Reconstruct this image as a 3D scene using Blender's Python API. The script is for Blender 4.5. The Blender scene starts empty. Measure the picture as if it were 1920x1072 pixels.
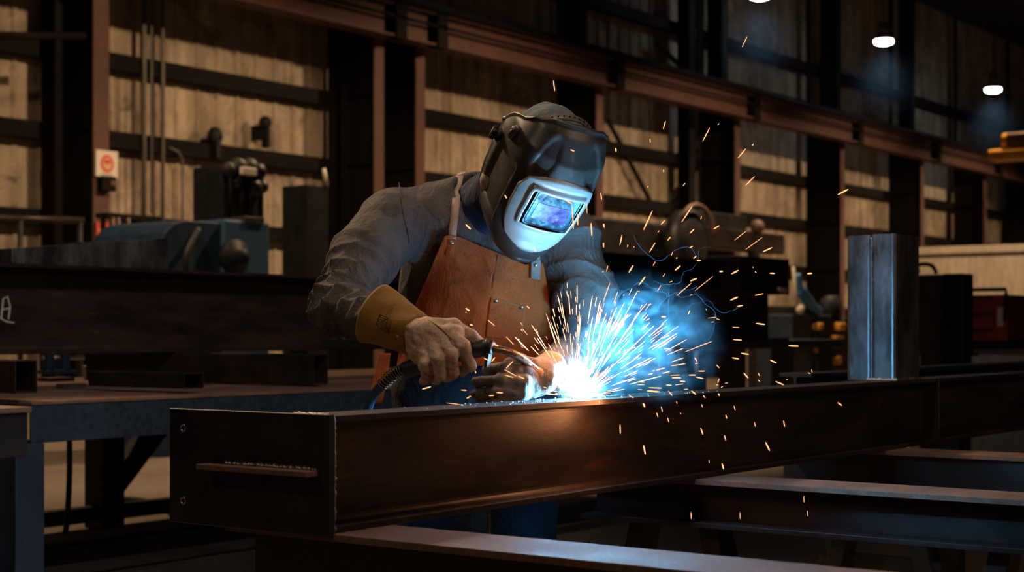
import bpy, bmesh, math, random
import numpy as np
from mathutils import Vector, Matrix, Quaternion
R = random.Random(7)
SC = bpy.context.scene
COL = SC.collection
H = 1.05                      # eye height of the camera
F = 2976.0                    # focal length in pixels of a 1920 wide frame
TH = math.radians(36.3)       # angle between the view and the long axis of the shop
CT, ST = math.cos(TH), math.sin(TH)
HORIZON = 622.0

def ray(px, py):
    a = (px - 960) / F; b = (HORIZON - py) / F
    return Vector((CT + a*ST, ST - a*CT, b))
def P(px, py, d):
    return Vector((0, 0, H)) + ray(px, py) * d
def C(r, d, z):               # metres right of, ahead of and above the camera
    return Vector((r*ST + d*CT, -r*CT + d*ST, H + z))
def PY(px, py, Y):
    v = ray(px, py); return Vector((0, 0, H)) + v * (Y / v.y)
def PX(px, py, X):
    v = ray(px, py); return Vector((0, 0, H)) + v * (X / v.x)
def PZ(px, py, z):
    v = ray(px, py); return Vector((0, 0, H)) + v * ((z - H) / v.z)

# ------------------------------------------------------------------ mesh building
class MB:
    def __init__(s): s.v = []; s.f = []
    def add(s, vs, fs):
        o = len(s.v); s.v += [tuple(v) for v in vs]; s.f += [tuple(i + o for i in f) for f in fs]; return s
    def box(s, lo, hi, M=None):
        (x0, y0, z0), (x1, y1, z1) = lo, hi
        vs = [Vector(p) for p in ((x0,y0,z0),(x1,y0,z0),(x1,y1,z0),(x0,y1,z0),(x0,y0,z1),(x1,y0,z1),(x1,y1,z1),(x0,y1,z1))]
        if M is not None: vs = [M @ v for v in vs]
        return s.add(vs, [(3,2,1,0),(4,5,6,7),(0,1,5,4),(1,2,6,5),(2,3,7,6),(3,0,4,7)])
    def prism(s, poly, a, b, M=None, axis='X'):
        """closed 2-D polygon extruded along an axis from a to b"""
        n = len(poly)
        def pt(t, p):
            return {'X': Vector((t, p[0], p[1])), 'Y': Vector((p[0], t, p[1])), 'Z': Vector((p[0], p[1], t))}[axis]
        vs = [pt(a, p) for p in poly] + [pt(b, p) for p in poly]
        if M is not None: vs = [M @ v for v in vs]
        fs = [tuple(range(n-1, -1, -1)), tuple(range(n, 2*n))]
        for i in range(n):
            j = (i+1) % n; fs.append((i, j, n+j, n+i))
        return s.add(vs, fs)
    def tube(s, pts, r, seg=10, cap=True):
        pts = [Vector(p) for p in pts]; n = len(pts)
        rs = r if isinstance(r, (list, tuple)) else [r]*n
        t0 = (pts[1]-pts[0]).normalized()
        up = Vector((0,0,1)) if abs(t0.z) < .9 else Vector((1,0,0))
        nrm = t0.cross(up).normalized(); vs = []
        for i, p in enumerate(pts):
            t = (pts[min(i+1, n-1)] - pts[max(i-1, 0)])
            t = t.normalized() if t.length > 1e-9 else t0
            nrm = (nrm - t*nrm.dot(t)).normalized(); bn = t.cross(nrm)
            for k in range(seg):
                a = 2*math.pi*k/seg
                vs.append(p + (nrm*math.cos(a) + bn*math.sin(a))*rs[i])
        fs = []
        for i in range(n-1):
            for k in range(seg):
                k2 = (k+1) % seg
                fs.append((i*seg+k, i*seg+k2, (i+1)*seg+k2, (i+1)*seg+k))
        if cap:
            fs.append(tuple(range(seg-1, -1, -1))); fs.append(tuple((n-1)*seg+k for k in range(seg)))
        return s.add(vs, fs)
    def lathe(s, prof, M=None, seg=24):
        """profile of (radius, z) turned about local z"""
        vs = []; n = len(prof)
        for (r, z) in prof:
            for k in range(seg):
                a = 2*math.pi*k/seg; vs.append(Vector((max(r,1e-5)*math.cos(a), max(r,1e-5)*math.sin(a), z)))
        if M is not None: vs = [M @ v for v in vs]
        fs = []
        for i in range(n-1):
            for k in range(seg):
                k2 = (k+1) % seg; fs.append((i*seg+k, i*seg+k2, (i+1)*seg+k2, (i+1)*seg+k))
        fs.append(tuple(range(seg-1, -1, -1))); fs.append(tuple((n-1)*seg+k for k in range(seg)))
        return s.add(vs, fs)
    def ball(s, c, r, seg=12, rings=8, M=None):
        c = Vector(c); rr = r if isinstance(r, (tuple, list)) else (r, r, r); vs = []
        for i in range(rings+1):
            ph = math.pi*i/rings
            for k in range(seg):
                a = 2*math.pi*k/seg
                q = Vector((rr[0]*math.sin(ph)*math.cos(a), rr[1]*math.sin(ph)*math.sin(a), rr[2]*math.cos(ph)))
                if M is not None: q = M.to_3x3() @ q
                vs.append(c + q)
        fs = []
        for i in range(rings):
            for k in range(seg):
                k2 = (k+1) % seg; fs.append((i*seg+k, (i+1)*seg+k, (i+1)*seg+k2, i*seg+k2))
        return s.add(vs, fs)
    def build(s, name, mat, parent=None, smooth=False, bevel=0, bseg=2, weld=False):
        me = bpy.data.meshes.new(name); me.from_pydata(s.v, [], s.f)
        bm = bmesh.new(); bm.from_mesh(me)
        if weld: bmesh.ops.remove_doubles(bm, verts=bm.verts, dist=1e-5)
        bmesh.ops.recalc_face_normals(bm, faces=bm.faces); bm.to_mesh(me); bm.free()
        if smooth:
            me.polygons.foreach_set('use_smooth', [True]*len(me.polygons))
        o = bpy.data.objects.new(name, me); COL.objects.link(o)
        if mat is not None: me.materials.append(mat)
        if parent is not None:
            o.parent = parent
            o.matrix_parent_inverse = parent_inv(parent)
        if bevel:
            m = o.modifiers.new('bevel', 'BEVEL'); m.width = bevel; m.segments = bseg; m.limit_method = 'ANGLE'; m.angle_limit = math.radians(40)
        return o

def parent_inv(p):
    M_ = Matrix.Identity(4); q = p; L = []
    while q is not None:
        L.append(q.matrix_parent_inverse.copy() @ Matrix.LocRotScale(q.location, q.rotation_euler, q.scale)); q = q.parent
    for m in reversed(L): M_ = M_ @ m
    return M_.inverted()
def tag(o, label=None, cat=None, group=None, kind=None):
    if label: o['label'] = label
    if cat: o['category'] = cat
    if group: o['group'] = group
    if kind: o['kind'] = kind
    return o
def thing(name, label, cat, loc=(0,0,0), rz=0, group=None):
    o = bpy.data.objects.new(name, None); COL.objects.link(o)
    o.empty_display_size = .1
    o.location = loc; o.rotation_euler = (0, 0, rz)
    return tag(o, label, cat, group)
def struct(name, mb, mat, label=None, **k):
    o = mb.build(name, mat, **k); o['kind'] = 'structure'
    if label: o['label'] = label
    return o
def I_poly(y0, y1, z0, z1, tf, tw, fil=0.0):
    """I section in the (y, z) plane"""
    yc = (y0+y1)/2; a, b = yc-tw/2, yc+tw/2
    zb, zt = z0+tf, z1-tf; pts = [(y0, z0), (y1, z0), (y1, zb)]
    n = 4
    def arc(cx, cz, a0, a1):
        return [(cx+fil*math.cos(a0+(a1-a0)*i/n), cz+fil*math.sin(a0+(a1-a0)*i/n)) for i in range(n+1)]
    pi = math.pi
    if fil > 0:
        pts += arc(b+fil, zb+fil, -pi/2, -pi) + arc(b+fil, zt-fil, pi, pi/2)
    else: pts += [(b, zb), (b, zt)]
    pts += [(y1, zt), (y1, z1), (y0, z1), (y0, zt)]
    if fil > 0:
        pts += arc(a-fil, zt-fil, pi/2, 0) + arc(a-fil, zb+fil, 0, -pi/2)
    else: pts += [(a, zt), (a, zb)]
    pts += [(y0, zb)]
    return pts

# ------------------------------------------------------------------ materials
def nmat(name):
    m = bpy.data.materials.new(name); m.use_nodes = True
    nt = m.node_tree; b = nt.nodes['Principled BSDF']; return m, nt, b
def N(nt, t, **k):
    n = nt.nodes.new(t)
    for a, v in k.items():
        if a in n.inputs: n.inputs[a].default_value = v
        else: setattr(n, a, v)
    return n
def ramp(nt, fac, stops, interp='LINEAR'):
    r = nt.nodes.new('ShaderNodeValToRGB'); r.color_ramp.interpolation = interp
    e = r.color_ramp.elements
    while len(e) < len(stops): e.new(0.5)
    for i, (p, c) in enumerate(stops):
        e[i].position = p
        e[i].color = (c[0], c[1], c[2], 1) if isinstance(c, (tuple, list)) else (c, c, c, 1)
    nt.links.new(fac, r.inputs[0]); return r.outputs[0]
def mixc(nt, fac, a, b, mode='MIX'):
    m = nt.nodes.new('ShaderNodeMix'); m.data_type = 'RGBA'; m.blend_type = mode
    for s, v in ((m.inputs[0], fac), (m.inputs[6], a), (m.inputs[7], b)):
        if isinstance(v, (int, float)): s.default_value = v
        elif isinstance(v, (tuple, list)): s.default_value = (*v[:3], 1)
        else: nt.links.new(v, s)
    return m.outputs[2]
def coords(nt, scale=(1,1,1), kind='Object'):
    tc = nt.nodes.new('ShaderNodeTexCoord'); mp = nt.nodes.new('ShaderNodeMapping')
    mp.inputs['Scale'].default_value = scale
    nt.links.new(tc.outputs[kind], mp.inputs[0]); return mp.outputs[0]
def noise(nt, vec, scale, detail=4, rough=.55, dist=0):
    n = nt.nodes.new('ShaderNodeTexNoise'); n.inputs['Scale'].default_value = scale
    n.inputs['Detail'].default_value = detail; n.inputs['Roughness'].default_value = rough; n.inputs['Distortion'].default_value = dist
    nt.links.new(vec, n.inputs['Vector']); return n.outputs['Fac']
def bump(nt, b, h, strength=.3, dist=.01):
    n = nt.nodes.new('ShaderNodeBump'); n.inputs['Strength'].default_value = strength; n.inputs['Distance'].default_value = dist
    nt.links.new(h, n.inputs['Height']); nt.links.new(n.outputs[0], b.inputs['Normal'])
def surface(name, c1, c2, c3=None, scale=4, rough=(.4,.7), metal=0.0, bs=.25, bd=.004, fine=60, stretch=(1,1,1), spec=.5, thr=(.35,.65), r3=(.6,.75), kind='Object'):
    """two tones mottled by noise, an optional third in patches, noise in roughness and bump"""
    m, nt, b = nmat(name)
    v = coords(nt, stretch, kind)
    n1 = noise(nt, v, scale, 6, .6); n2 = noise(nt, v, fine, 5, .65)
    col = ramp(nt, n1, [(thr[0], c1), (thr[1], c2)])
    if c3 is not None:
        n3 = noise(nt, v, scale*2.3, 7, .7, .4)
        f3 = ramp(nt, n3, [(r3[0], 0.0), (r3[1], 1.0)])
        col = mixc(nt, f3, col, c3)
    g = ramp(nt, n2, [(.3, (.72,.72,.72)), (.7, (1.15,1.15,1.15))])
    col = mixc(nt, 1.0, col, g, 'MULTIPLY')
    nt.links.new(col, b.inputs['Base Color'])
    rr = nt.nodes.new('ShaderNodeMapRange'); rr.inputs[3].default_value = rough[0]; rr.inputs[4].default_value = rough[1]
    rr.inputs[1].default_value = .3; rr.inputs[2].default_value = .7
    nt.links.new(n2 if rough[1]-rough[0] < .2 else n1, rr.inputs[0]); nt.links.new(rr.outputs[0], b.inputs['Roughness'])
    b.inputs['Metallic'].default_value = metal
    b.inputs['Specular IOR Level'].default_value = spec
    if bs: bump(nt, b, n2, bs, bd)
    return m
def plain(name, c, rough=.5, metal=0.0, emit=None, es=0):
    m, nt, b = nmat(name); b.inputs['Base Color'].default_value = (*c, 1)
    b.inputs['Roughness'].default_value = rough; b.inputs['Metallic'].default_value = metal
    if emit: b.inputs['Emission Color'].default_value = (*emit, 1); b.inputs['Emission Strength'].default_value = es
    return m
M = {}
M['mill'] = surface('mill scale steel', (.022,.016,.014), (.055,.037,.029), (.10,.046,.022), 5, (.34,.6), .5, .2, .002, 90, thr=(.34,.66), r3=(.54,.74), stretch=(.35,1,1.6))
M['mill_dark'] = surface('dark steel', (.018,.018,.02), (.034,.031,.031), (.05,.03,.02), 4, (.4,.65), .5, .2, .002, 80)
M['rust'] = surface('rusty flange steel', (.10,.060,.044), (.165,.108,.082), (.22,.085,.035), 9, (.62,.88), .1, .5, .003, 120, r3=(.52,.68))
M['weld'] = surface('weld bead', (.22,.2,.18), (.4,.37,.33), None, 60, (.25,.45), .9, .6, .002, 200)
M['galv'] = surface('bare tube steel', (.07,.075,.08), (.21,.22,.24), (.10,.07,.06), 9, (.28,.5), .75, .12, .001, 70, stretch=(1,1,.35), r3=(.55,.7))
M['red_primer'] = surface('red oxide primer', (.070,.029,.022), (.105,.043,.032), (.05,.03,.025), 2, (.6,.8), 0, .2, .01, 20)
M['column_dark'] = surface('dark steel with column shade', (.006,.005,.005), (.010,.008,.007), None, 1.5, (.7,.9), 0, .1, .01, 20, spec=.12)  # on column webs the shade is put into this dark colour
M['blue_paint'] = surface('worn blue machine paint', (.006,.028,.062), (.012,.042,.088), (.02,.025,.03), 3, (.45,.65), 0, .1, .003, 40)
M['navy_paint'] = surface('navy table paint', (.010,.022,.042), (.018,.034,.06), (.02,.02,.02), 5, (.4,.6), .1, .1, .003, 50)
M['black'] = surface('black enamel', (.008,.008,.009), (.016,.016,.018), None, 6, (.5,.7), 0, .1, .002, 80, spec=.2)
M['steel_bright'] = surface('bright scraped steel', (.3,.28,.26), (.5,.47,.43), None, 20, (.25,.4), 1, .2, .001, 150)
M['yellow'] = surface('yellow machine paint', (.5,.22,.02), (.62,.3,.03), (.1,.06,.02), 4, (.4,.6), 0, .1, .003, 40)
M['red'] = surface('red cabinet paint', (.22,.022,.014), (.30,.035,.02), None, 3, (.5,.7), 0, .1, .003, 40)
M['white_paint'] = plain('white sign paint', (.62,.55,.47), .6)
M['sign_red'] = plain('sign red', (.55,.05,.02), .6)
M['cable'] = plain('black rubber', (.012,.012,.013), .6)
cam_d = bpy.data.cameras.new('camera'); cam = bpy.data.objects.new('camera', cam_d); COL.objects.link(cam)
cam.location = (0, 0, H)
cam.rotation_euler = (math.pi/2, 0, TH - math.pi/2)
cam_d.sensor_width = 36; cam_d.lens = F/1920*36; cam_d.shift_y = (HORIZON-536)/1920
cam_d.clip_start = .05; cam_d.clip_end = 300
cam_d.dof.use_dof = True; cam_d.dof.focus_distance = 3.55; cam_d.dof.aperture_fstop = 5.0
SC.camera = cam
SC.view_settings.view_transform = 'Standard'; SC.view_settings.look = 'None'; SC.view_settings.gamma = 1
SC.view_settings.exposure = 0; SC.view_settings.use_curve_mapping = False
w = bpy.data.worlds.new('world'); SC.world = w; w.use_nodes = True
w.node_tree.nodes['Background'].inputs[0].default_value = (.10, .19, .32, 1); w.node_tree.nodes['Background'].inputs[1].default_value = .011
SC.cycles.use_denoising = True
try: SC.cycles.denoiser = 'OPENIMAGEDENOISE'
except Exception: pass
SC.cycles.max_bounces = 6; SC.cycles.sample_clamp_indirect = 3
SC.cycles.volume_bounces = 0; SC.cycles.volume_step_rate = 2

def light(kind, name, loc, energy, color, size=.1, target=None, spot=None, blend=.2):
    l = bpy.data.lights.new(name, kind); l.energy = energy; l.color = color
    if kind == 'AREA': l.size = size
    else: l.shadow_soft_size = size
    if kind == 'SPOT': l.spot_size = math.radians(spot); l.spot_blend = blend
    o = bpy.data.objects.new(name, l); COL.objects.link(o); o.location = loc
    if target is not None:
        o.rotation_euler = (Vector(target)-Vector(loc)).to_track_quat('-Z', 'Y').to_euler()
    return o
WARM = (1.0, .66, .38)
# high bay lamps over the left half of the shop, their reflectors cut off above the crane rail
for i, X in enumerate((6, 14, 22, 30, 38, 46)):
    light('SPOT', 'high_bay_lamp', (X, 9.5, H+6.2), 1950 if i else 1150, WARM, .12, (X, 12.5, H), 123, .25)
ARC = P(1085, 745, 3.60)
light('POINT', 'welding_arc', ARC + Vector((.004, -.005, .022)), 42, (.14, .60, 1.0), .013)
light('POINT', 'arc_fill', ARC + Vector((.02, .03, .058)), 22, (.09, .52, .92), .03)  # added point light above the arc, carries its blue onto the sleeve
light('POINT', 'sleeve_fill', ARC + (C(.135, .12, .17)-C(0,0,0)), 11, (.09, .52, .92), .05)  # added light right of the forearm to brighten the left sleeve
light('POINT', 'spark_glow', ARC + Vector((.02, -.085, -.02)), 1.8, (1.0, .40, .16), .05)
light('SPOT', 'overhead_fill', C(.3, 3.0, 5.2), 330, (1, .70, .46), .25, C(.1, 3.0, 0), 75, .6)  # added spot without a fixture, warms upward faces against the blue
light('SPOT', 'girder_fill', C(1.8, 1.8, 4.8), 700, (.95, .80, .70), .4, C(-1.9, 6.6, -.1), 44, .6)  # added fill spot for the web of the big girder
light('POINT', 'spark_shower_glow', ARC + Vector((-.03, .0, .16)), 2.4, (1.0, .38, .13), .04)
# lamp high behind the worker on the left: rims shoulders and steel edges
light('SPOT', 'work_lamp', C(-2.6, 6.4, 3.4), 800, WARM, .25, C(-.2, 3.4, 0), 70, .5)
light('AREA', 'warm_fill', C(4.6, .3, 2.4), 52, (1, .66, .42), 1.6, C(1.3, 4.8, -.1))  # added broad fill from the right, no fixture behind it
light('SPOT', 'warm_fill', C(-3.0, 1.2, 3.0), 75, (1, .74, .52), .4, C(-.2, 3.4, 0), 80, .6)  # added front-left fill for the jacket
WY = 18.5; FL = 0.0
# ---- materials of the shell
def wall_mat():
    m, nt, b = nmat('stained cream wall sheet')
    v = coords(nt, (1,1,1)); vs = coords(nt, (1,1,.12))
    n1 = noise(nt, v, .55, 5, .6); n2 = noise(nt, vs, 2.6, 6, .65, .3); n3 = noise(nt, v, 3.2, 7, .72, .5); n4 = noise(nt, v, 22, 4, .6)
    col = ramp(nt, n1, [(.3, (.36,.285,.20)), (.7, (.50,.41,.30))])
    col = mixc(nt, ramp(nt, n2, [(.40, 0.0), (.68, .85)]), col, (.15,.105,.07))
    col = mixc(nt, ramp(nt, n3, [(.57, 0.0), (.70, .9)]), col, (.06,.045,.035))
    n5 = noise(nt, v, 1.1, 6, .65, .8)
    col = mixc(nt, ramp(nt, n5, [(.48, 0.0), (.72, .8)]), col, (.10,.075,.05))
    col = mixc(nt, 1.0, col, ramp(nt, n4, [(.3, (.85,)*3), (.7, (1.1,)*3)]), 'MULTIPLY')
    nt.links.new(col, b.inputs['Base Color']); b.inputs['Roughness'].default_value = .8
    return m
M['wall'] = wall_mat()
M['floor'] = surface('dusty concrete', (.14,.105,.075), (.2,.155,.115), (.07,.055,.045), .8, (.7,.9), 0, .3, .004, 30)
M['roof'] = surface('dark roof sheet', (.012,.015,.02), (.02,.024,.03), None, 1, (.8,.9), 0, 0)
M['partition'] = surface('pale partition sheet', (.40,.33,.25), (.5,.43,.33), (.25,.2,.15), .8, (.6,.8), 0, .1, .004, 20, stretch=(1,1,.2))

def corrug(mb, x0, x1, y, z0, z1, pitch, depth):
    """box-ribbed sheet in the XZ plane"""
    xs = []; x = x0
    while x < x1:
        for dx, dy in ((0,0),(pitch*.72,0),(pitch*.80,-depth),(pitch*.92,-depth)): xs.append((x+dx, y+dy))
        x += pitch
    n = len(xs); vs = [(a, b, z0) for a, b in xs] + [(a, b, z1) for a, b in xs]
    vs += [(a, y+.03, z0) for a, b in xs] + [(a, y+.03, z1) for a, b in xs]
    fs = [(i, i+1, n+i+1, n+i) for i in range(n-1)] + [(2*n+i+1, 2*n+i, 3*n+i, 3*n+i+1) for i in range(n-1)]
    mb.add(vs, fs)
mb = MB(); corrug(mb, -4, 82, WY, 0, 11, .42, .035)
struct('wall_left', mb, M['wall'], 'cream ribbed sheet metal wall stained with soot')
struct('floor', MB().box((-6,-14,-.1), (82, WY+.1, 0)), M['floor'], 'dusty concrete workshop floor')
struct('ceiling', MB().box((-6,-14,11), (82, WY+.1, 11.15)), M['roof'], 'dark roof of the workshop')
mb = MB(); mb.box((81, -14, 0), (81.2, WY, 11)); struct('wall_far', mb, M['roof'], 'dark far end wall of the workshop')
# girts: rails running along the wall, z above floor
k = 1
for s, hh in ((.1707, .24), (.1214, .24), (.069, .22), (.024, .2), (.245, .24), (.30, .24)):
    z = s*WY/CT + H
    mb = MB()
    mb.prism([(WY-.27, z-hh/2), (WY-.04, z-hh/2), (WY-.04, z-hh/2+.02), (WY-.25, z-hh/2+.02), (WY-.25, z+hh/2-.02), (WY-.04, z+hh/2-.02), (WY-.04, z+hh/2), (WY-.27, z+hh/2)], -4, 80)
    struct('trim_%d' % k, mb, M['column_dark'], 'dark steel wall rail running along the cream wall'); k += 1

# ---- columns
cols = [(205, 'behind the red and white sign', 18.0), (720, 'nearest the worker\'s raised shoulder, left of the close pair', 18.0), (797, 'right one of the close pair behind the worker', 18.0),
        (1131, 'beside the welding mask, left end of the braced bay', 18.0), (1388, 'at the right end of the braced bay', 18.0),
        (1584, 'above the left edge of the upright steel tube', 18.0), (1733, 'just right of the upright steel tube top', 18.0), (1850, 'farthest but one along the wall', 18.0), (1945, 'farthest along the wall', 18.0)]
def column(px, where):
    y0, y1 = 17.25, 18.22
    X1 = PY(px, 600, y0).x; X0 = X1 - (.27 if px == 205 else .24)
    t = thing('steel_column', 'dark steel building column with a red-brown inner flange, ' + where, 'column', ((X0+X1)/2, (y0+y1)/2, 0), 0, None)
    top = 6.35 + H - 1.2
    MB().box((X0, y0, 0), (X1, y0+.03, top)).build('inner_flange', M['red_primer'], t, bevel=.004)
    MB().box(((X0+X1)/2-.012, y0+.03, 0), ((X0+X1)/2+.012, y1-.03, top)).build('web', M['column_dark'], t)
    MB().box((X0, y1-.03, 0), (X1, y1, 10.9)).build('outer_flange', M['column_dark'], t)
    mb = MB()
    for zz in (H+2.79, H+3.92, H+1.58):
        mb.box((X0+.01, y0+.03, zz-.01), ((X0+X1)/2-.012, y1-.03, zz+.01))
    mb.build('stiffener', M['column_dark'], t)
    MB().box((X0-.08, y0-.08, 0), (X1+.08, y1+.05, .025)).build('base_plate', M['column_dark'], t)
    return t
for px, wh, _ in cols: column(px, wh)
# left edge column fragment: dark upright left of the sign column
def post(px, y0, w, label):
    X = PY(px, 600, y0).x
    t = thing('wall_post', label, 'post', (X, y0, 0))
    MB().prism(I_poly(y0, y0+w, 0, 1, .02, .02), 0, 1).build  # (profile helper kept local)
    mb = MB(); mb.prism([(X-w/2, y0), (X+w/2, y0), (X+w/2, y0+.02), (X+.012, y0+.02), (X+.012, WY-.32), (X+w/2, WY-.32), (X+w/2, WY-.29), (X-w/2, WY-.29), (X-w/2, WY-.32), (X-.012, WY-.32), (X-.012, y0+.02), (X-w/2, y0+.02)], 0, 10.9, axis='Z')
    mb.build('section', M['column_dark'], t); MB().box((X-w*.7, y0-.05, 0), (X+w*.7, WY-.27, .02)).build('foot_plate', M['column_dark'], t)
post(120, 17.9, .3, 'slim dark wall post left of the column with the sign')
post(652, 17.9, .3, 'slim dark wall post left of the close pair of columns')
post(748, 17.95, .22, 'slim dark wall post between the close pair of columns')
post(1298, 17.9, .26, 'slim dark wall post inside the braced bay')
post(1562, 17.9, .26, 'slim dark wall post left of the column above the steel tube')
# ---- crane runway beam
t = thing('crane_runway_beam', 'long red-brown crane runway beam high along the cream wall', 'beam', (30, 16.9, 0))
YB = 16.9; z0 = .2285*YB/CT + H; z1 = .2545*YB/CT + H
MB().prism(I_poly(YB-.16, YB+.2, z0, z1, .03, .02), -4, 80).build('girder', M['red_primer'], t)
MB().box((-4, YB-.28, z1+.0), (80, YB+.5, z1+.05)).build('walkway_plate', M['column_dark'], t)
MB().prism([(YB-.06,z1+.05),(YB+.06,z1+.05),(YB+.03,z1+.14),(YB+.04,z1+.2),(YB-.04,z1+.2),(YB-.03,z1+.14)], -4, 80).build('rail', M['mill_dark'], t)
MB().box((-4, YB-.20, z0+.30), (80, YB-.15, z0+.34)).build('cable_tray', M['column_dark'], t)
for px, wh, _ in cols:
    X1 = PY(px, 600, 17.25).x
    MB().box((X1-.32, YB-.2, z0-.03), (X1-.05, YB+.02, z1+.06)).build('bracket', M['column_dark'], t)
# rear framing above the crane beam
for px in (1078, 1345, 1560, 1700):
    X = PY(px, 200, 17.9).x
    tt = thing('roof_post', {1078:'upper wall post above the welding mask',1345:'upper wall post above the braced bay',1560:'upper wall post left of the hanging lamps',1700:'upper wall post below the hanging lamps'}[px], 'post', (X, 17.9, z1))
    MB().prism(I_poly(-.14, .14, -.2, .2, .02, .015), z1+.2, 10.95, Matrix.Translation((X, 17.9, 0)), 'Z').build('section', M['column_dark'], tt)
# bracing of one bay
def brace(a, b, label, Y=18.27):
    mb = MB(); A, B = PY(*a, Y), PY(*b, Y)
    d = (B-A).normalized(); n = Vector((0,1,0)); u = d.cross(n)
    vs = []
    for p in (A, B):
        for s1, s2 in ((-1,-1),(1,-1),(1,1),(-1,1)): vs.append(p + u*.05*s1 + n*.03*s2)
    mb.add(vs, [(3,2,1,0),(4,5,6,7),(0,1,5,4),(1,2,6,5),(2,3,7,6),(3,0,4,7)])
    tag(mb.build('bracing_strut', M['column_dark']), label, 'strut', 'bay bracing struts')
brace((1140, 225), (1232, 402), 'dark diagonal strut sloping down right from the column by the mask')
brace((1338, 262), (1250, 402), 'dark diagonal strut sloping down left inside the braced bay')
brace((1232, 80), (1300, 150), 'faint diagonal strut above the runway beam')
# conduits in the left bay
for px, r_, b_, lab in ((270, .035, 446, 'thickest pale vertical pipe on the left bay wall'), (284, .018, 400, 'thin vertical pipe between two thicker ones'), (305, .03, 430, 'right vertical pipe of the three in the left bay'), (342, .018, 430, 'short thin vertical pipe right of the three tall ones')):
    A = PY(px, b_, 18.19); 
    mb = MB(); top = 7.5 if px != 342 else H+2.6
    mb.tube([(A.x, 18.19, A.z), (A.x, 18.19, top)], r_, 8)
    if px == 342: mb.tube([(A.x, 18.19, top), (A.x-.1, 18.19, top+.12), (A.x-.25, 18.19, top+.15)], r_, 8)
    tag(mb.build('conduit_pipe', surface('pipe paint', (.10,.085,.07), (.16,.14,.11), rough=(.5,.7)) if px == 270 else bpy.data.materials['pipe paint'], smooth=True), lab, 'pipe')
# ---- hanging lamps in the aisle on the right
M['lamp_glow'] = plain('lamp diffuser', (.9,.9,.9), .4, 0, (.80,.93,1.0), 22)
M['lamp_shade'] = surface('lamp housing', (.10,.06,.045), (.16,.09,.07), rough=(.5,.7), scale=3)
def lamp(px, py, d, label, w=.235):
    p = P(px, py, d)
    t = thing('high_bay_lamp', label, 'lamp', p)
    Mx = Matrix.Translation(p)
    MB().lathe([(.0,.12),(w*.55,.10),(w*.9,.05),(w,.0),(w*.97,-.015)], Mx, 28).build('reflector', M['lamp_shade'], t, smooth=True)
    MB().lathe([(0,-.015),(w*.97,-.017),(w*.99,-.05),(w*.93,-.10),(w*.6,-.13),(0,-.14)], Mx, 28).build('diffuser', M['lamp_glow'], t, smooth=True)
    MB().lathe([(.0,.44),(.12,.43),(.13,.30),(.16,.28),(.16,.13),(.0,.11)], Mx, 16).build('ballast', M['lamp_shade'], t, smooth=True)
    MB().tube([p+Vector((0,0,.4)), Vector((p.x,p.y,10.98))], .015, 6).build('hanger', M['column_dark'], t)
    light('SPOT', 'lamp_light', p-Vector((0,0,.2)), 45, (.55,.80,1.0), .2, p-Vector((0,0,5)), 120, .8)
lamp(1657, 74, 40, 'round ceiling lamp, the nearer of the two fully in view')
lamp(1862, 165, 47, 'round ceiling lamp farther down the aisle, near the right edge')
lamp(1425, -12, 36, 'ceiling lamp cut off by the top edge')
# pale partition across the aisle on the right
XP = 27.0
mbp = MB(); Mr = Matrix.Rotation(math.pi/2, 4, 'Z')
a = PX(1726, 464, XP); zt = a.z
mb = MB(); corrug(mb, -12, -a.y+9, 0, 0, zt-.12, .3, .04)
mb.v = [(XP - y, -x, z) for (x, y, z) in mb.v]
mb.v = [(2*XP - x if False else x, y, z) for (x, y, z) in mb.v]
t = thing('partition_wall', 'low pale ribbed partition across the aisle at the right', 'partition', (XP, a.y, 0))
mb.v = [(x-.0, min(y, a.y+.6), z) for (x, y, z) in mb.v]
mb.build('sheeting', M['partition'], t); MB().box((XP-.1, -12, zt-.13), (XP+.12, a.y+.6, zt)).build('cap_rail', M['partition'], t, bevel=.01)
# crane hook block, yellow, far right
p = P(1902, 285, 30)
t = thing('crane_hoist', 'yellow overhead crane hoist at the right edge under the lamps', 'hoist', p)
MB().box((p.x-.25, p.y-1.6, p.z-.16), (p.x+.25, p.y+.45, p.z+.05)).build('girder', M['yellow'], t, bevel=.05)
MB().tube([p+Vector((0,-1.5,.2)), p+Vector((0,.2,.2))], .17, 16).build('drum', M['yellow'], t, smooth=True)
MB().box((p.x-.2, p.y-1.4, p.z+.1), (p.x+.2, p.y+.1, p.z+.35)).build('motor_housing', M['lamp_shade'], t, bevel=.04)
MB().tube([p+Vector((0,-.6,.3)), Vector((p.x,p.y-.6,10.99))], .05, 8).build('suspension_rod', M['column_dark'], t)
# sign on the first column
def on_col(px, py): return PY(px, py, 17.235)
t = thing('wall_sign', 'small white sign with a red round emblem fixed to the column', 'sign', on_col(197, 308))
a, b = on_col(177, 330), on_col(218, 285); xc = (a.x+b.x)/2; zc = (a.z+b.z)/2; hw = (b.x-a.x)/2; hh = (b.z-a.z)/2
MB().box((a.x, 17.20, a.z), (b.x, 17.235, b.z)).build('board', M['white_paint'], t, bevel=.004)
def disc(xc, zc, rx, rz, y, n=28, poly=None):
    pts = poly or [(xc+rx*math.cos(2*math.pi*i/n), zc+rz*math.sin(2*math.pi*i/n)) for i in range(n)]
    return MB().prism([(x, z) for x, z in pts], y-.004, y, axis='Y')
disc(xc, zc, hw*.60, hh*.68, 17.2).build('emblem_ring', M['sign_red'], t)
disc(xc, zc, hw*.42, hh*.48, 17.196).build('emblem_field', plain('sign buff', (.6,.35,.2), .6), t)
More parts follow.
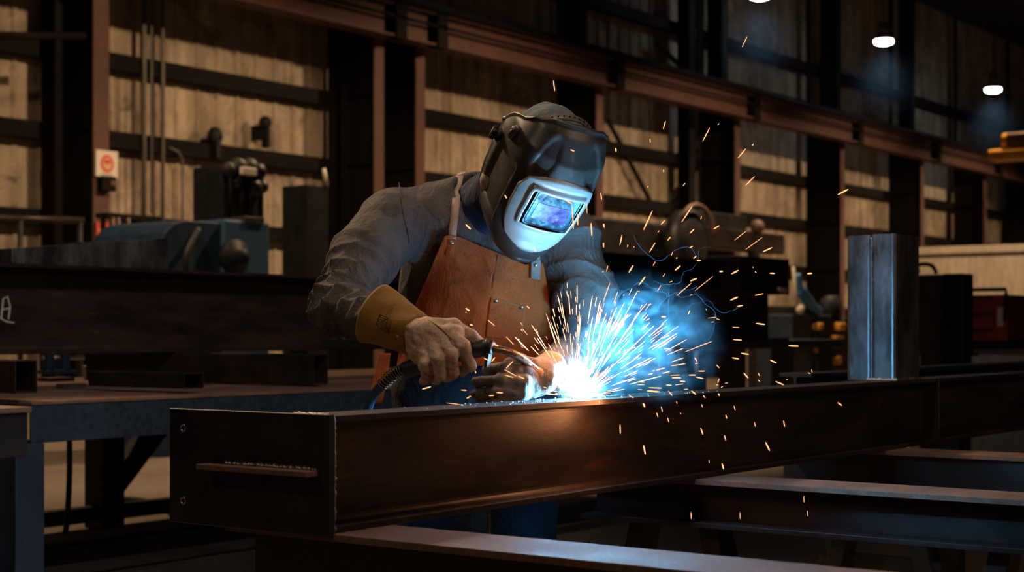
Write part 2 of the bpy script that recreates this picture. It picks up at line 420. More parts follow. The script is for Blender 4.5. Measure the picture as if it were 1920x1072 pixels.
disc(0,0,0,0,17.192, poly=[(xc-hw*.30,zc+hh*.30),(xc+hw*.30,zc+hh*.30),(xc+hw*.30,zc+hh*.10),(xc+hw*.12,zc-hh*.02),(xc-hw*.12,zc-hh*.02),(xc-hw*.30,zc+hh*.10)][::-1]).build('emblem_mark', M['sign_red'], t)
disc(0,0,0,0,17.2, poly=[(xc-hw*.5,zc-hh*.80),(xc+hw*.5,zc-hh*.80),(xc+hw*.5,zc-hh*.88),(xc-hw*.5,zc-hh*.88)][::-1]).build('caption_line', plain('sign grey', (.25,.2,.16), .6), t)
# fire extinguisher case below
t = thing('extinguisher_sign', 'small red sign with a white bar low on the same column', 'sign', on_col(188, 437))
a, b = on_col(178, 456), on_col(201, 418)
MB().box((a.x, 17.20, a.z), (b.x, 17.235, b.z)).build('board', M['sign_red'], t, bevel=.004)
w_ = b.x-a.x; h_ = b.z-a.z
disc(0,0,0,0,17.2, poly=[(a.x+w_*.3,a.z+h_*.1),(a.x+w_*.7,a.z+h_*.1),(a.x+w_*.7,a.z+h_*.62),(a.x+w_*.88,a.z+h_*.62),(a.x+w_*.5,a.z+h_*.9),(a.x+w_*.12,a.z+h_*.62),(a.x+w_*.3,a.z+h_*.62)]).build('arrow_mark', M['white_paint'], t)
# gauge box under the sign
p = on_col(195, 345); t = thing('call_box', 'small dark box fixed right under the round-emblem sign', 'box', p)
MB().box((p.x-.12, 17.12, p.z-.1), (p.x+.12, 17.25, p.z+.1)).build('case', M['column_dark'], t, bevel=.01)
MB().ball((p.x+.05, 17.12, p.z), .05).build('knob', M['lamp_shade'], t, smooth=True)
ZT = H-.152; ZB = H-.364
# ---------------- the beam being welded
t = thing('steel_beam', 'long dark steel I-beam being welded, end plate at its left', 'beam', (2.12, 2.01, ZB))
Y0, Y1 = 1.957, 2.067; X0 = 2.118
MB().prism(I_poly(Y0, Y1, ZB, ZT, .012, .009, .013), X0, 8.4).build('i_section', M['mill'], t, bevel=.0012)
mb = MB(); mb.box((X0-.016, Y0-.006, ZB-.006), (X0, 2.374, ZT+.003))
ep = mb.build('end_plate', M['mill_dark'], t, bevel=.0015)
# bolt holes with bright rims, on the plate's left margin
for py in (802, 938):
    c = PX(343, py, X0-.016)
    mb = MB(); Mx = Matrix.Translation(c) @ Matrix.Rotation(-math.pi/2, 4, 'Y')
    mb.lathe([(.0035,-.004),(.0045,.0006),(.0075,.0012),(.0085,.0002),(.0085,-.004)], Mx, 20)
    mb.build('bolt_hole', M['steel_bright'], ep, smooth=True)
a, b = PX(384, 868, X0-.016), PX(598, 884, X0-.016)
zc = H-.2552
mb = MB(); mb.box((X0-.016-.034, b.y, zc-.005), (X0-.016, a.y-.012, zc+.005)); lb = mb.build('welded_bar', M['rust'], t, bevel=.0012)
def bead(mb, a, b, r, rng, step=.004, jig=.25):
    a = Vector(a); b = Vector(b); L = (b-a).length; n = max(3, int(L/step)); pts = []; rs = []
    for i in range(n+1):
        p = a.lerp(b, i/n) + Vector((rng.uniform(-1,1), rng.uniform(-1,1), rng.uniform(-1,1)))*r*jig*.4
        pts.append(p); rs.append(r*(1+jig*rng.uniform(-1,1)+.12*math.sin(i*2.2)))
    mb.tube(pts, rs, 8)
mb = MB(); bead(mb, (X0-.0165, b.y+.004, zc+.006), (X0-.0165, a.y-.055, zc+.006), .0045, R, .003, .45)
mb.build('weld_bead', M['weld'], t, smooth=True)
mb = MB(); bead(mb, (X0+.001, Y0-.001, ZB+.004), (X0+.001, Y0-.001, ZT-.003), .0042, R, .004, .3)
mb.build('corner_weld_bead', M['weld'], t, smooth=True)
mb = MB(); bead(mb, (X0+.002, Y0+.01, ZT+.0015), (X0+.002, Y1-.01, ZT+.0015), .003, R, .004, .3)
mb.build('top_weld_bead', M['weld'], t, smooth=True)
mb = MB(); mb.box((5.02, Y0+.001, ZB+.011), (5.034, Y0+.052, ZT-.011)); mb.build('stiffener_plate', M['mill_dark'], t, bevel=.001)
mb = MB(); bead(mb, (5.03, Y0-.001, ZB+.01), (5.03, Y0-.001, ZT-.004), .003, R, .005, .3); mb.build('stiffener_weld', M['mill'], t, smooth=True)
mb = MB(); bead(mb, (ARC.x-.02, Y0+.055, ZT+.001), (ARC.x+.5, Y0+.055, ZT+.001), .0035, R, .004, .3)
mb.build('fresh_weld_bead', M['weld'], t, smooth=True)
# spatter beads on the flange near the arc
mb = MB()
for i in range(90):
    s = R.gauss(0, .28); mb.ball((ARC.x+s, R.uniform(Y0+.004, Y1-.006), ZT+.0008), R.uniform(.001, .0026), 6, 4)
o = mb.build('spatter_beads', M['weld'], t, smooth=True); o['kind'] = 'stuff'
# ---------------- upright double tube standing on it
t = thing('upright_tube', 'upright pair of welded rectangular steel tubes standing on the beam', 'steel tube', (4.8, 2.05, ZT))
ya, ym, yb = 1.968, 2.048, 2.132; xa, xb = 4.70, 4.90; zt = H+.307
def rtube(y0, y1, x0, x1, z0, z1, r=.012, wt=.005):
    def rr(x0, x1, y0, y1, r):
        pts = []
        for cx, cy, a0 in ((x1-r,y1-r,0),(x0+r,y1-r,90),(x0+r,y0+r,180),(x1-r,y0+r,270)):
            for k in range(5):
                a = math.radians(a0+22.5*k); pts.append((cx+r*math.cos(a), cy+r*math.sin(a)))
        return pts
    o = rr(x0, x1, y0, y1, r); i_ = rr(x0+wt, x1-wt, y0+wt, y1-wt, max(r-wt, .002)); n = len(o)
    vs = [(p[0],p[1],z0) for p in o]+[(p[0],p[1],z1) for p in o]+[(p[0],p[1],z0) for p in i_]+[(p[0],p[1],z1) for p in i_]
    fs = []
    for k in range(n):
        j = (k+1) % n
        fs += [(k,j,n+j,n+k), (2*n+j,2*n+k,3*n+k,3*n+j), (n+k,n+j,3*n+j,3*n+k), (j,k,2*n+k,2*n+j)]
    return MB().add(vs, fs)
rtube(ya, ym, xa, xb, ZT, zt).build('near_tube', M['galv'], t, smooth=False)
rtube(ym, yb, xa, xb, ZT, zt-.002).build('far_tube', M['galv'], t, smooth=False)
mb = MB(); bead(mb, (xa+.004, ym, ZT), (xa+.004, ym, zt-.01), .005, R, .006, .25); mb.build('seam_weld', M['galv'], t, smooth=True)
mb = MB(); bead(mb, (xa, ya, ZT+.002), (xb, ya, ZT+.002), .005, R, .005, .5); bead(mb, (xa-.001, ya, ZT+.002), (xa-.001, 2.065, ZT+.002), .004, R, .005, .5)
mb.build('base_weld', M['weld'], t, smooth=True)
# ---------------- cross beams and stands under the main beam
def xbeam(xa, xb, ya, yb, zt, h, label, legs, mat='rust'):
    t = thing('support_beam', label, 'beam', ((xa+xb)/2, (ya+yb)/2, 0))
    xc = (xa+xb)/2
    # wavy torch-cut top flange edge
    n = 90; vs = []
    for i in range(n+1):
        y = ya+(yb-ya)*i/n
        j0 = R.uniform(-.0025, .0025); j1 = R.uniform(-.0025, .0025)
        for (x, z) in ((xa+j0, zt), (xb+j1, zt), (xb+j1, zt-.013), (xa+j0*.4, zt-.013)): vs.append((x, y, z))
    fs = [(3,2,1,0), (4*n,4*n+1,4*n+2,4*n+3)]
    for i in range(n):
        for k in range(4):
            k2 = (k+1) % 4; fs.append((4*i+k, 4*i+k2, 4*i+4+k2, 4*i+4+k))
    MB().add(vs, fs).build('top_flange', M[mat], t, bevel=.001)
    MB().box((xc-.006, ya, zt-h+.012), (xc+.006, yb, zt-.013)).build('web', M['mill_dark'], t)
    MB().box((xa, ya, zt-h), (xb, yb, zt-h+.012)).build('bottom_flange', M['mill_dark'], t, bevel=.001)
    for (y, sp) in legs:
        for s in (-1, 1):
            c0 = Vector((xc, y+s*sp, zt-h-.001)); c1 = Vector((xc, y+s*(sp+.13), 0))
            vs = []
            for c, wd in ((c0, .045), (c1, .06)):
                for dx, dy in ((-1,-1),(1,-1),(1,1),(-1,1)): vs.append((c.x+dx*wd*.9, c.y+dy*wd*.55, c.z))
            MB().add(vs, [(3,2,1,0),(4,5,6,7),(0,1,5,4),(1,2,6,5),(2,3,7,6),(3,0,4,7)]).build('leg', M['mill_dark'], t, bevel=.002)
        MB().box((xc-.035, y-sp-.10, .30), (xc+.035, y+sp+.10, .35)).build('leg_brace', M['mill_dark'], t)
    return t
xbeam(2.112, 2.285, -.9, 2.23, ZB-.0005, .30, 'nearest support beam crossing the bottom of the picture, rust-mottled top', [(1.9,.12), (-.4,.12)])
xbeam(3.43, 3.60, -.6, 2.30, ZB-.0005, .119, 'support beam on splayed legs under the middle of the welded beam', [(2.05,.10), (1.12,.09), (.35,.09)])
xbeam(4.60, 4.76, -.6, 2.34, ZB-.0005, .18, 'farthest support beam, under the welded beam at the right edge', [(2.0,.10),(.6,.10)])
# ---------------- parallel beams behind at the right
def long_beam(xa, xb, ya, yb, za, zb, label, mat='mill_dark', tf=.012, tw=.009):
    t = thing('stacked_beam', label, 'beam', (xa, (ya+yb)/2, za))
    MB().prism(I_poly(ya, yb, za, zb, tf, tw, .01), xa, xb).build('i_section', M[mat], t, bevel=.0012)
    return t
p = PZ(1521, 700, ZT+.012)
t = long_beam(p.x, 12, p.y, p.y+.12, ZT-.2, ZT+.012, 'dark beam end just left of the upright tube, parallel behind the welded beam')
for xx in (p.x+.3, p.x+3): MB().box((xx, p.y+.03, 0), (xx+.08, p.y+.09, ZT-.2)).build('trestle', M['mill_dark'], t)
p = PZ(1740, 688, ZT+.015)
t = long_beam(p.x, 16, p.y, p.y+.15, ZT-.2, ZT+.015, 'dark beam seen between the upright tube and right edge, second behind the welded beam')
for xx in (p.x+.4, p.x+3): MB().box((xx, p.y+.03, 0), (xx+.08, p.y+.12, ZT-.2)).build('trestle', M['mill_dark'], t)
# ---------------- left side: table, box tubes, big beam
TY0, TY1 = 4.6, 6.9; TZ = H-.0425*TY0/CT
t = thing('work_table', 'navy steel work table left behind the welded beam, its front edge scraped bright', 'table', (3.5, 5.7, 0))
xl = PY(60, 745, TY0).x; xr = 8.2
mb = MB(); mb.box((xl, TY0, TZ-.012), (xr, TY1, TZ)); mb.build('table_top', M['rust'], t, bevel=.002)
mb = MB(); mb.prism([(TY0+.004, TZ-.145), (TY0+.07, TZ-.145), (TY0+.07, TZ-.135), (TY0+.014, TZ-.135), (TY0+.014, TZ-.022), (TY0+.07, TZ-.022), (TY0+.07, TZ-.012), (TY0+.004, TZ-.012)], xl, xr)
mb.build('front_rail', M['navy_paint'], t, bevel=.0015)
mb = MB(); mb.box((xl, TY1-.07, TZ-.145), (xr, TY1-.01, TZ-.012)); mb.build('rear_rail', M['navy_paint'], t)
def sq(x, y, w, z0, z1): return MB().box((x-w/2, y-w/2, z0), (x+w/2, y+w/2, z1))
for px in (57, 900):
    x = PY(px, 850, TY0).x; sq(x, TY0+.06, .12, 0, TZ-.145).build('leg', M['navy_paint'], t, bevel=.004)
    sq(x, TY0+.06, .2, 0, .015).build('foot', M['navy_paint'], t)
for px in (178, 700):
    x = PY(px, 900, TY1).x; sq(x, TY1-.08, .15, 0, TZ-.145).build('leg', M['mill_dark'], t, bevel=.004)
    a = Vector((x+.02, TY1-.08, TZ-.62)); b = Vector((x+.5, TY1-.08, TZ-.15))
    d = (b-a).normalized(); u = d.cross(Vector((0,1,0)))
    vs = [q+u*.06*s1+Vector((0,.04*s2,0)) for q in (a,b) for s1,s2 in ((-1,-1),(1,-1),(1,1),(-1,1))]
    MB().add(vs, [(3,2,1,0),(4,5,6,7),(0,1,5,4),(1,2,6,5),(2,3,7,6),(3,0,4,7)]).build('brace', M['mill_dark'], t)
mb = MB(); mb.box((xl, TY0+.02, .06), (xr, TY0+.1, .16)); mb.build('stretcher', M['mill_dark'], t)
mb = MB(); mb.box((xl, TY1-.12, .04), (xr, TY1-.04, .12)); mb.build('stretcher', M['mill_dark'], t)
def tube_on_table(pxa, pya, pxb, pyb, yf, yb_, label, mat='mill'):
    """rectangular tube lying across the table, its open end toward the front"""
    a, b = PY(pxa, pyb, yf), PY(pxb, pya, yf)
    x0, x1, z0, z1 = a.x, b.x, max(a.z, TZ+.0005), min(b.z, H-.0136*5.75/CT-.001)
    t = tag(MB().build, None) if False else None
    m = rtube(0, 1, 0, 1, 0, 1)
    mb = rtube(z0, z1, x0, x1, 0, 1, .006, .005); mb.v = [(x, yf if z < .5 else yb_, y) for (x, y, z) in mb.v]
    o = mb.build('box_tube', M[mat]); return tag(o, label, 'steel tube')
tube_on_table(28, 673, 70, 738, TY0+.05, 6.4, 'open-ended box tube under the big beam, near the left edge')
tube_on_table(588, 656, 615, 722, TY0+.25, 6.4, 'open-ended box tube under the big beam, beside the worker')
tube_on_table(345, 698, 382, 729, TY0+.12, 5.3, 'small open-ended box tube lying low in the middle of the table')
# big I-beam on the tubes
BY = 5.75; zt_ = .0412*BY/CT+H; zb_ = H-.0136*BY/CT
t = thing('steel_girder', 'big dark I-beam lying on the work table left of the worker, rusty lower flange', 'beam', (4, BY+.1, zb_))
xg0 = PY(-80, 600, BY).x
MB().prism(I_poly(BY, BY+.26, zb_, zt_, .016, .012, .018), xg0, 7.9).build('i_section', M['mill'], t, bevel=.0015)
# chalk mark on the girder web
M['chalk'] = plain('white chalk', (.6,.58,.55), .9)
mb = MB(); WYg = BY+.122
def chalk(pts, w=.0035):
    q = [PY(x, y, WYg) for x, y in pts]; mb.tube([Vector((p.x, WYg, p.z)) for p in q], w, 5)
chalk([(2,598),(6,560),(14,556),(19,575),(16,598)]); chalk([(4,580),(17,578)]); chalk([(0,596),(12,603),(26,605)])
mb.build('chalk_mark', M['chalk'], t)
# tapered box lying on the girder
a, b = PY(12, 492, BY+.05), PY(340, 503, BY+.05)
mb = MB(); zt1 = PY(12, 466, BY+.05).z; zt2 = PY(316, 447, BY+.02).z; y0_, y1_ = BY+.01, BY+.19
xs = (a.x, PY(316, 500, y0_).x)
def frust(x, zt, i=0.0): return [(x, y0_+i, zt_+.0005+i), (x, y1_-i, zt_+.0005+i), (x, y1_-i, zt-i), (x, y0_+i, zt-i)]
A = frust(xs[0], zt1); B = frust(xs[1], zt2); Bi = frust(xs[1], zt2, .007); Bd = frust(xs[1]-.5, (zt1+zt2)/2+.01, .007)
mb.add(A+B+Bi+Bd, [(3,2,1,0)]+[(k,(k+1)%4,4+(k+1)%4,4+k) for k in range(4)]+[(4+k,4+(k+1)%4,8+(k+1)%4,8+k) for k in range(4)]+[(8+k,8+(k+1)%4,12+(k+1)%4,12+k) for k in range(4)]+[(12,13,14,15)])
tag(mb.build('tapered_box_section', M['galv'], bevel=.0015), 'tapered open-ended steel box lying on the big beam at left', 'steel tube')
# ------------------------------------------------------------------ sculpting by signed distances, in (right, ahead, up) metres from the eye
def c3(px, py, d): return np.array(((px-960)/F*d, d, (HORIZON-py)/F*d))
def smin(a, b, k):
    h = np.clip(.5 + .5*(b-a)/k, 0, 1); return b*(1-h) + a*h - k*h*(1-h)
def smax(a, b, k): return -smin(-a, -b, k)
def cone(p, a, b, ra, rb, sq=None):
    """rounded cone from a to b; sq squashes along a direction: (dir, factor)"""
    a = np.asarray(a, float); b = np.asarray(b, float)
    pa = p - a; ba = b - a
    h = np.clip((pa @ ba)/(ba @ ba), 0, 1)
    q = pa - h[..., None]*ba
    if sq is not None:
        dr = np.asarray(sq[0], float); dr = dr/np.linalg.norm(dr); c = q @ dr
        q = q + (c*(1/sq[1]-1))[..., None]*dr
    return np.linalg.norm(q, axis=-1) - (ra + (rb-ra)*h)
def chain(p, pts, rs, k=.02, sq=None):
    d = None
    for i in range(len(pts)-1):
        e = cone(p, pts[i], pts[i+1], rs[i], rs[i+1], sq); d = e if d is None else smin(d, e, k)
    return d
def ellip(p, c, r, Rm=None):
    q = p - np.asarray(c, float)
    if Rm is not None: q = q @ Rm
    r = np.asarray(r, float); k0 = np.linalg.norm(q/r, axis=-1); k1 = np.linalg.norm(q/(r*r), axis=-1)
    return k0*(k0-1)/np.maximum(k1, 1e-6)
def snoise(p, s, seed=0):
    """cheap smooth noise in -1..1 from warped waves"""
    if seed not in _SN:
        rg = np.random.RandomState(seed); L = []
        for i in range(5):
            a = rg.normal(size=3); a /= np.linalg.norm(a); b = rg.normal(size=3); b /= np.linalg.norm(b)
            L.append((a*(1+.35*i), b*.8, rg.uniform(0, 6), rg.uniform(0, 6)))
        _SN[seed] = L
    v = 0; q = p*s
    for a, b, u, w_ in _SN[seed]: v = v + np.sin(q @ a + 1.7*np.sin(q @ b + u) + w_)
    return v/3.2
_SN = {}
def nets(fn, lo, hi, h):
    """surface nets over a grid; fn takes (n, 3) points"""
    lo = np.array(lo, float); hi = np.array(hi, float)
    n = np.ceil((hi-lo)/h).astype(int)+1
    ax = [lo[i]+h*np.arange(n[i]) for i in range(3)]
    V = np.empty(n, np.float32); B = 8
    nb = [int(math.ceil(k/B)) for k in n]
    cen = [lo[i]+h*(np.arange(nb[i])*B+(B-1)/2) for i in range(3)]
    g = np.stack(np.meshgrid(*cen, indexing='ij'), -1); cv = fn(g.reshape(-1, 3)).reshape(g.shape[:3])
    V[:] = np.repeat(np.repeat(np.repeat(np.where(cv < 0, -1.0, 1.0), B, 0), B, 1), B, 2)[:n[0], :n[1], :n[2]]
    near = np.argwhere(np.abs(cv) < B*h*.87*1.5 + .012)
    for c0 in range(0, len(near), 400):
        blk = near[c0:c0+400]
        off3 = np.stack(np.meshgrid(*[np.arange(B)]*3, indexing='ij'), -1).reshape(-1, 3)
        I = (blk[:, None, :]*B + off3[None]).reshape(-1, 3); I = I[(I < n).all(1)]
        V[I[:,0], I[:,1], I[:,2]] = fn(lo + h*I)
    S = V < 0
    c = np.zeros(n-1, np.int32)
    for dx in (0,1):
        for dy in (0,1):
            for dz in (0,1): c += S[dx:n[0]-1+dx, dy:n[1]-1+dy, dz:n[2]-1+dz]
    act = (c > 0) & (c < 8); idx = -np.ones(act.shape, np.int64); cells = np.argwhere(act); idx[act] = np.arange(len(cells))
    acc = np.zeros((len(cells), 3)); cnt = np.zeros(len(cells))
    X, Y, Z = cells.T
    cor = [(0,0,0),(1,0,0),(0,1,0),(1,1,0),(0,0,1),(1,0,1),(0,1,1),(1,1,1)]
    vals = [V[X+a, Y+b, Z+e] for a, b, e in cor]
    for i in range(8):
        for j in range(i+1, 8):
            if sum(abs(cor[i][k]-cor[j][k]) for k in range(3)) != 1: continue
            a, b = vals[i], vals[j]; m = (a < 0) != (b < 0)
            t = np.where(m, a/np.where(m, a-b, 1), 0)
            p = np.array(cor[i])[None]*(1-t)[:, None] + np.array(cor[j])[None]*t[:, None]
            acc += p*m[:, None]; cnt += m
    vs = lo + (cells + acc/np.maximum(cnt, 1)[:, None])*h
    quads = []
    for axn in range(3):
        u, w = (axn+1) % 3, (axn+2) % 3
        sl0 = [slice(None)]*3; sl1 = [slice(None)]*3; sl0[axn] = slice(0, -1); sl1[axn] = slice(1, None)
        ch = S[tuple(sl0)] != S[tuple(sl1)]
        e = np.argwhere(ch); 
        e = e[(e[:, u] > 0) & (e[:, w] > 0) & (e[:, u] < n[u]-1) & (e[:, w] < n[w]-1)]
        du = np.zeros(3, int); du[u] = 1; dw = np.zeros(3, int); dw[w] = 1
        def ix(q): return idx[q[:,0], q[:,1], q[:,2]]
        q = np.stack([ix(e-du-dw), ix(e-dw), ix(e), ix(e-du)], 1)
        ins = S[e[:,0], e[:,1], e[:,2]]
        q = np.where(ins[:, None], q, q[:, ::-1]); quads.append(q)
    return vs, np.concatenate(quads)
Bmat = np.array(((ST, -CT, 0), (CT, ST, 0), (0, 0, 1.0)))   # rows: right, ahead, up as world vectors
def toworld(vs): return np.asarray(vs) @ Bmat + np.array((0, 0, H))
def link_mesh(name, vs, fs, mat, parent=None, smooth=True):
    me = bpy.data.meshes.new(name); vs = np.asarray(vs, float); fs = np.asarray(fs)
    me.vertices.add(len(vs)); me.vertices.foreach_set('co', vs.ravel())
    me.loops.add(fs.size); me.loops.foreach_set('vertex_index', fs.ravel().astype(np.int32))
    me.polygons.add(len(fs)); me.polygons.foreach_set('loop_start', np.arange(0, fs.size, fs.shape[1], dtype=np.int32))
    me.update(calc_edges=True); me.validate()
    if smooth: me.polygons.foreach_set('use_smooth', [True]*len(me.polygons))
    me.materials.append(mat)
    o = bpy.data.objects.new(name, me); COL.objects.link(o)
    if parent is not None: o.parent = parent; o.matrix_parent_inverse = parent_inv(parent)
    return o
def sculpt(name, fn, lo, hi, h, mat, parent=None, iters=1):
    vs, fs = nets(fn, lo, hi, h)
    o = link_mesh(name, toworld(vs), fs, mat, parent)
    if iters:
        m = o.modifiers.new('smooth', 'SMOOTH'); m.factor = .5; m.iterations = iters
    return o
def depth_at(fn, r, z, d0=3.2, d1=4.6, n=90):
    """first distance ahead at which fn turns solid, for arrays r, z"""
    r = np.asarray(r, float); z = np.asarray(z, float); d = np.full(r.shape, d0)
    for i in range(n):
        p = np.stack([r, d, z], -1).reshape(-1, 3); s = fn(p).reshape(r.shape)
        d = np.where(s > .0005, d + np.maximum(s*.7, .0004), d)
    return np.minimum(d, d1)
# ---- cloth, leather
def cloth(name, c1, c2, c3, s=6, bs=.35):
    m = surface(name, c1, c2, c3, s, (.8,.95), 0, bs, .0015, 260, spec=.25, r3=(.55,.72))
    nt = m.node_tree; b = nt.nodes['Principled BSDF']; old = b.inputs['Normal'].links[0].from_node
    n = noise(nt, coords(nt, (1,1,.55)), 17, 5, .55, 1.6)
    b2 = N(nt, 'ShaderNodeBump'); b2.inputs['Strength'].default_value = .7; b2.inputs['Distance'].default_value = .018
    nt.links.new(n, b2.inputs['Height']); nt.links.new(b2.outputs[0], old.inputs['Normal']); return m
M['jacket'] = cloth('faded work jacket', (.052,.046,.045), (.095,.085,.080), (.022,.019,.017), 6)
M['denim'] = cloth('navy lining', (.010,.02,.05), (.018,.032,.075), None)
M['trouser'] = cloth('dark work trousers', (.003,.005,.010), (.005,.008,.016), None)
M['apron'] = surface('orange split leather', (.25,.055,.010), (.41,.102,.020), (.10,.027,.008), 7, (.7,.9), 0, .45, .0018, 230, spec=.3, r3=(.55,.75))
def coarse_bump(m, scale, dist, st=.6, stretch=(1,1,.5)):
    nt = m.node_tree; b = nt.nodes['Principled BSDF']; old = b.inputs['Normal'].links[0].from_node
    n = noise(nt, coords(nt, stretch), scale, 5, .6, .8); b2 = N(nt, 'ShaderNodeBump'); b2.inputs['Strength'].default_value = st; b2.inputs['Distance'].default_value = dist
    nt.links.new(n, b2.inputs['Height']); nt.links.new(b2.outputs[0], old.inputs['Normal'])
coarse_bump(M['apron'], 14, .014)
M['cuff'] = surface('yellow-brown gauntlet leather', (.20,.10,.018), (.29,.15,.03), (.10,.05,.015), 9, (.7,.9), 0, .4, .0015, 250, spec=.3)
M['glove'] = surface('worn pale glove leather', (.44,.31,.24), (.60,.45,.36), (.20,.14,.11), 16, (.65,.85), 0, .4, .0012, 300, spec=.3, r3=(.5,.7))
M['glove_dark'] = surface('dark glove leather', (.17,.14,.13), (.27,.23,.21), (.09,.07,.06), 16, (.65,.85), 0, .4, .0012, 300, spec=.3)  # darker tones than the other glove
coarse_bump(M['glove'], 45, .006); coarse_bump(M['glove_dark'], 45, .006)
M['strap'] = surface('tan strap leather', (.28,.19,.14), (.38,.27,.20), None, 20, (.6,.8), 0, .3, .001, 300)
M['strap_grey'] = surface('grey strap leather', (.16,.15,.14), (.25,.235,.22), None, 20, (.6,.8), 0, .3, .001, 300)
M['rivet'] = plain('steel rivet', (.45,.42,.4), .35, 1)
M['stitch'] = plain('pale stitching', (.30,.20,.12), .9)
M['skin'] = plain('skin', (.42,.26,.19), .55)
M['boot'] = surface('black boot leather', (.012,.011,.01), (.022,.02,.018), None, 6, (.5,.7))
M['cap'] = cloth('dusty blue cap cloth', (.07,.10,.125), (.12,.155,.18), (.16,.12,.09), 14)

# joints
neckb = np.array((-.085, 4.06, .33)); shR = np.array((-.312, 4.0, .272)); shL = np.array((.145, 4.08, .235))
elR = c3(634, 574, 3.74); wrR = c3(768, 622, 3.52)
elL = c3(1112, 640, 4.0); wrL = c3(1032, 690, 3.62)
hipR = np.array((-.21, 4.32, -.16)); hipL = np.array((.04, 4.34, -.16)); pel = np.array((-.085, 4.33, -.12))
kneeR = np.array((-.25, 4.20, -.56)); kneeL = np.array((.03, 4.28, -.56))
ankR = np.array((-.27, 4.36, -.96)); ankL = np.array((.03, 4.42, -.96))
head_c = np.array((.068, 3.82, .388))
Sx = np.array((.88,.42,-.19)); Dx = np.array((-.45,.55,-.70)); Sx /= np.linalg.norm(Sx); Dx -= Sx*(Dx@Sx); Dx /= np.linalg.norm(Dx)
Ux = -Dx; Fx = -np.cross(Sx, Dx)
HM = np.stack([Sx, Fx, Ux])              # rows: wearer's left, forward, up
def HL(s, f, u): return head_c + s*Sx + f*Fx + u*Ux

def torso(p):
    d = ellip(p, (-.09, 4.17, .10), (.215, .150, .27))
    d = smin(d, ellip(p, (-.085, 4.25, -.14), (.225, .155, .20)), .10)
    d = smin(d, cone(p, shR+np.array((.07,.02,-.01)), shL+np.array((-.05,.02,-.01)), .085, .085), .07)
    d = smin(d, cone(p, neckb+np.array((0,.03,-.02)), neckb+np.array((0,.05,-.12)), .085, .12), .08)
    d = smin(d, cone(p, neckb+np.array((-.02,.03,.0)), shR+np.array((.03,.02,.012)), .075, .075), .05)
    d = smin(d, cone(p, neckb+np.array((.03,.04,-.01)), shL+np.array((-.03,.0,.0)), .07, .07), .05)
    return d
upR = shR+np.array((.01,0,0))
def sleeveR(p):
    d = chain(p, [upR, (shR+elR)/2+np.array((.0,0,.012)), elR], [.088,.080,.066], .03)
    d = smin(d, chain(p, [elR, (elR*.55+wrR*.45)], [.066,.058], .02), .035)
    return d
def sleeveL(p):
    d = chain(p, [shL, (shL+elL)/2+np.array((.012,0,0)), elL], [.088,.074,.062], .03)
    d = smin(d, chain(p, [elL, elL*.4+wrL*.6], [.056,.046], .02), .03)
    return d
def folds(p, a, b, c0, amp, freq, seed):
    """rings of creases across the segment a-b, strongest near b"""
    ax = (b-a); L = np.linalg.norm(ax); ax = ax/L
    t = (p-a) @ ax; w = np.exp(-((t-c0*L)/(.42*L))**2)
    n = snoise(p, 6, seed)
    ph = t*freq + 2.2*n + .5*snoise(p, 15, seed+1)
    fade = .55+.45*snoise(p, 7, seed+2)
    return -amp*w*fade*(1-2*np.abs(np.sin(ph))**.6)
def jacket(p):
    t = torso(p); r = sleeveR(p); l = sleeveL(p)
    r = r + folds(p, shR, elR, 1.0, .010, 66, 3) + folds(p, elR, wrR, .15, .0105, 72, 5) + folds(p, shR, elR, .2, .007, 34, 9) + .004*snoise(p, 18, 8)
    l = l + folds(p, shL, elL, .8, .015, 42, 13) + folds(p, shL, elL, .2, .010, 34, 17) + folds(p, elL, wrL, .4, .006, 90, 15) + .003*snoise(p, 20, 18)
    t = t + .0045*snoise(p*np.array((1.6,1,.5)), 16, 21) + .005*np.abs(np.sin(3*snoise(p*np.array((1.3,.5,.6)), 9, 23)))**.6 + .002*snoise(p, 45, 22)
    d = smin(smin(t, r, .03), l, .03)
    # armhole seam
    for sh, s in ((shR, 1), (shL, -1)):
        q = np.abs((p-sh) @ np.array((.93*s,.1,-.2*s)) - .052)
        d = d + .0025*np.exp(-(q/.005)**2)*(p[:,2] > .1)
    # neck opening
    nk = cone(p, neckb+np.array((.0,-.03,.0)), neckb+np.array((.02,-.12,.2)), .062, .085)
    d = smax(d, -nk, .012)
    d = smax(d, -(p[:,2]+.085), .01)      # hem
    return d
SF = lambda f: f
person = thing('person', 'welder in dark mask, jacket and orange leather apron, leaning over the beam holding a torch', 'person', C(-.1, 4.35, -H))
# trousers and legs
def legs(p):
    d = smin(chain(p, [hipR, kneeR, ankR], [.112,.085,.068], .03), chain(p, [hipL, kneeL, ankL], [.112,.085,.068], .03), .02)
    d = smin(d, ellip(p, (-.085,4.25,-.13), (.222,.150,.20)), .05)
    d = d + .004*snoise(p*np.array((1,1,1.6)), 22, 31)
    return smax(d, -(p[:,2]+1.0), .005)
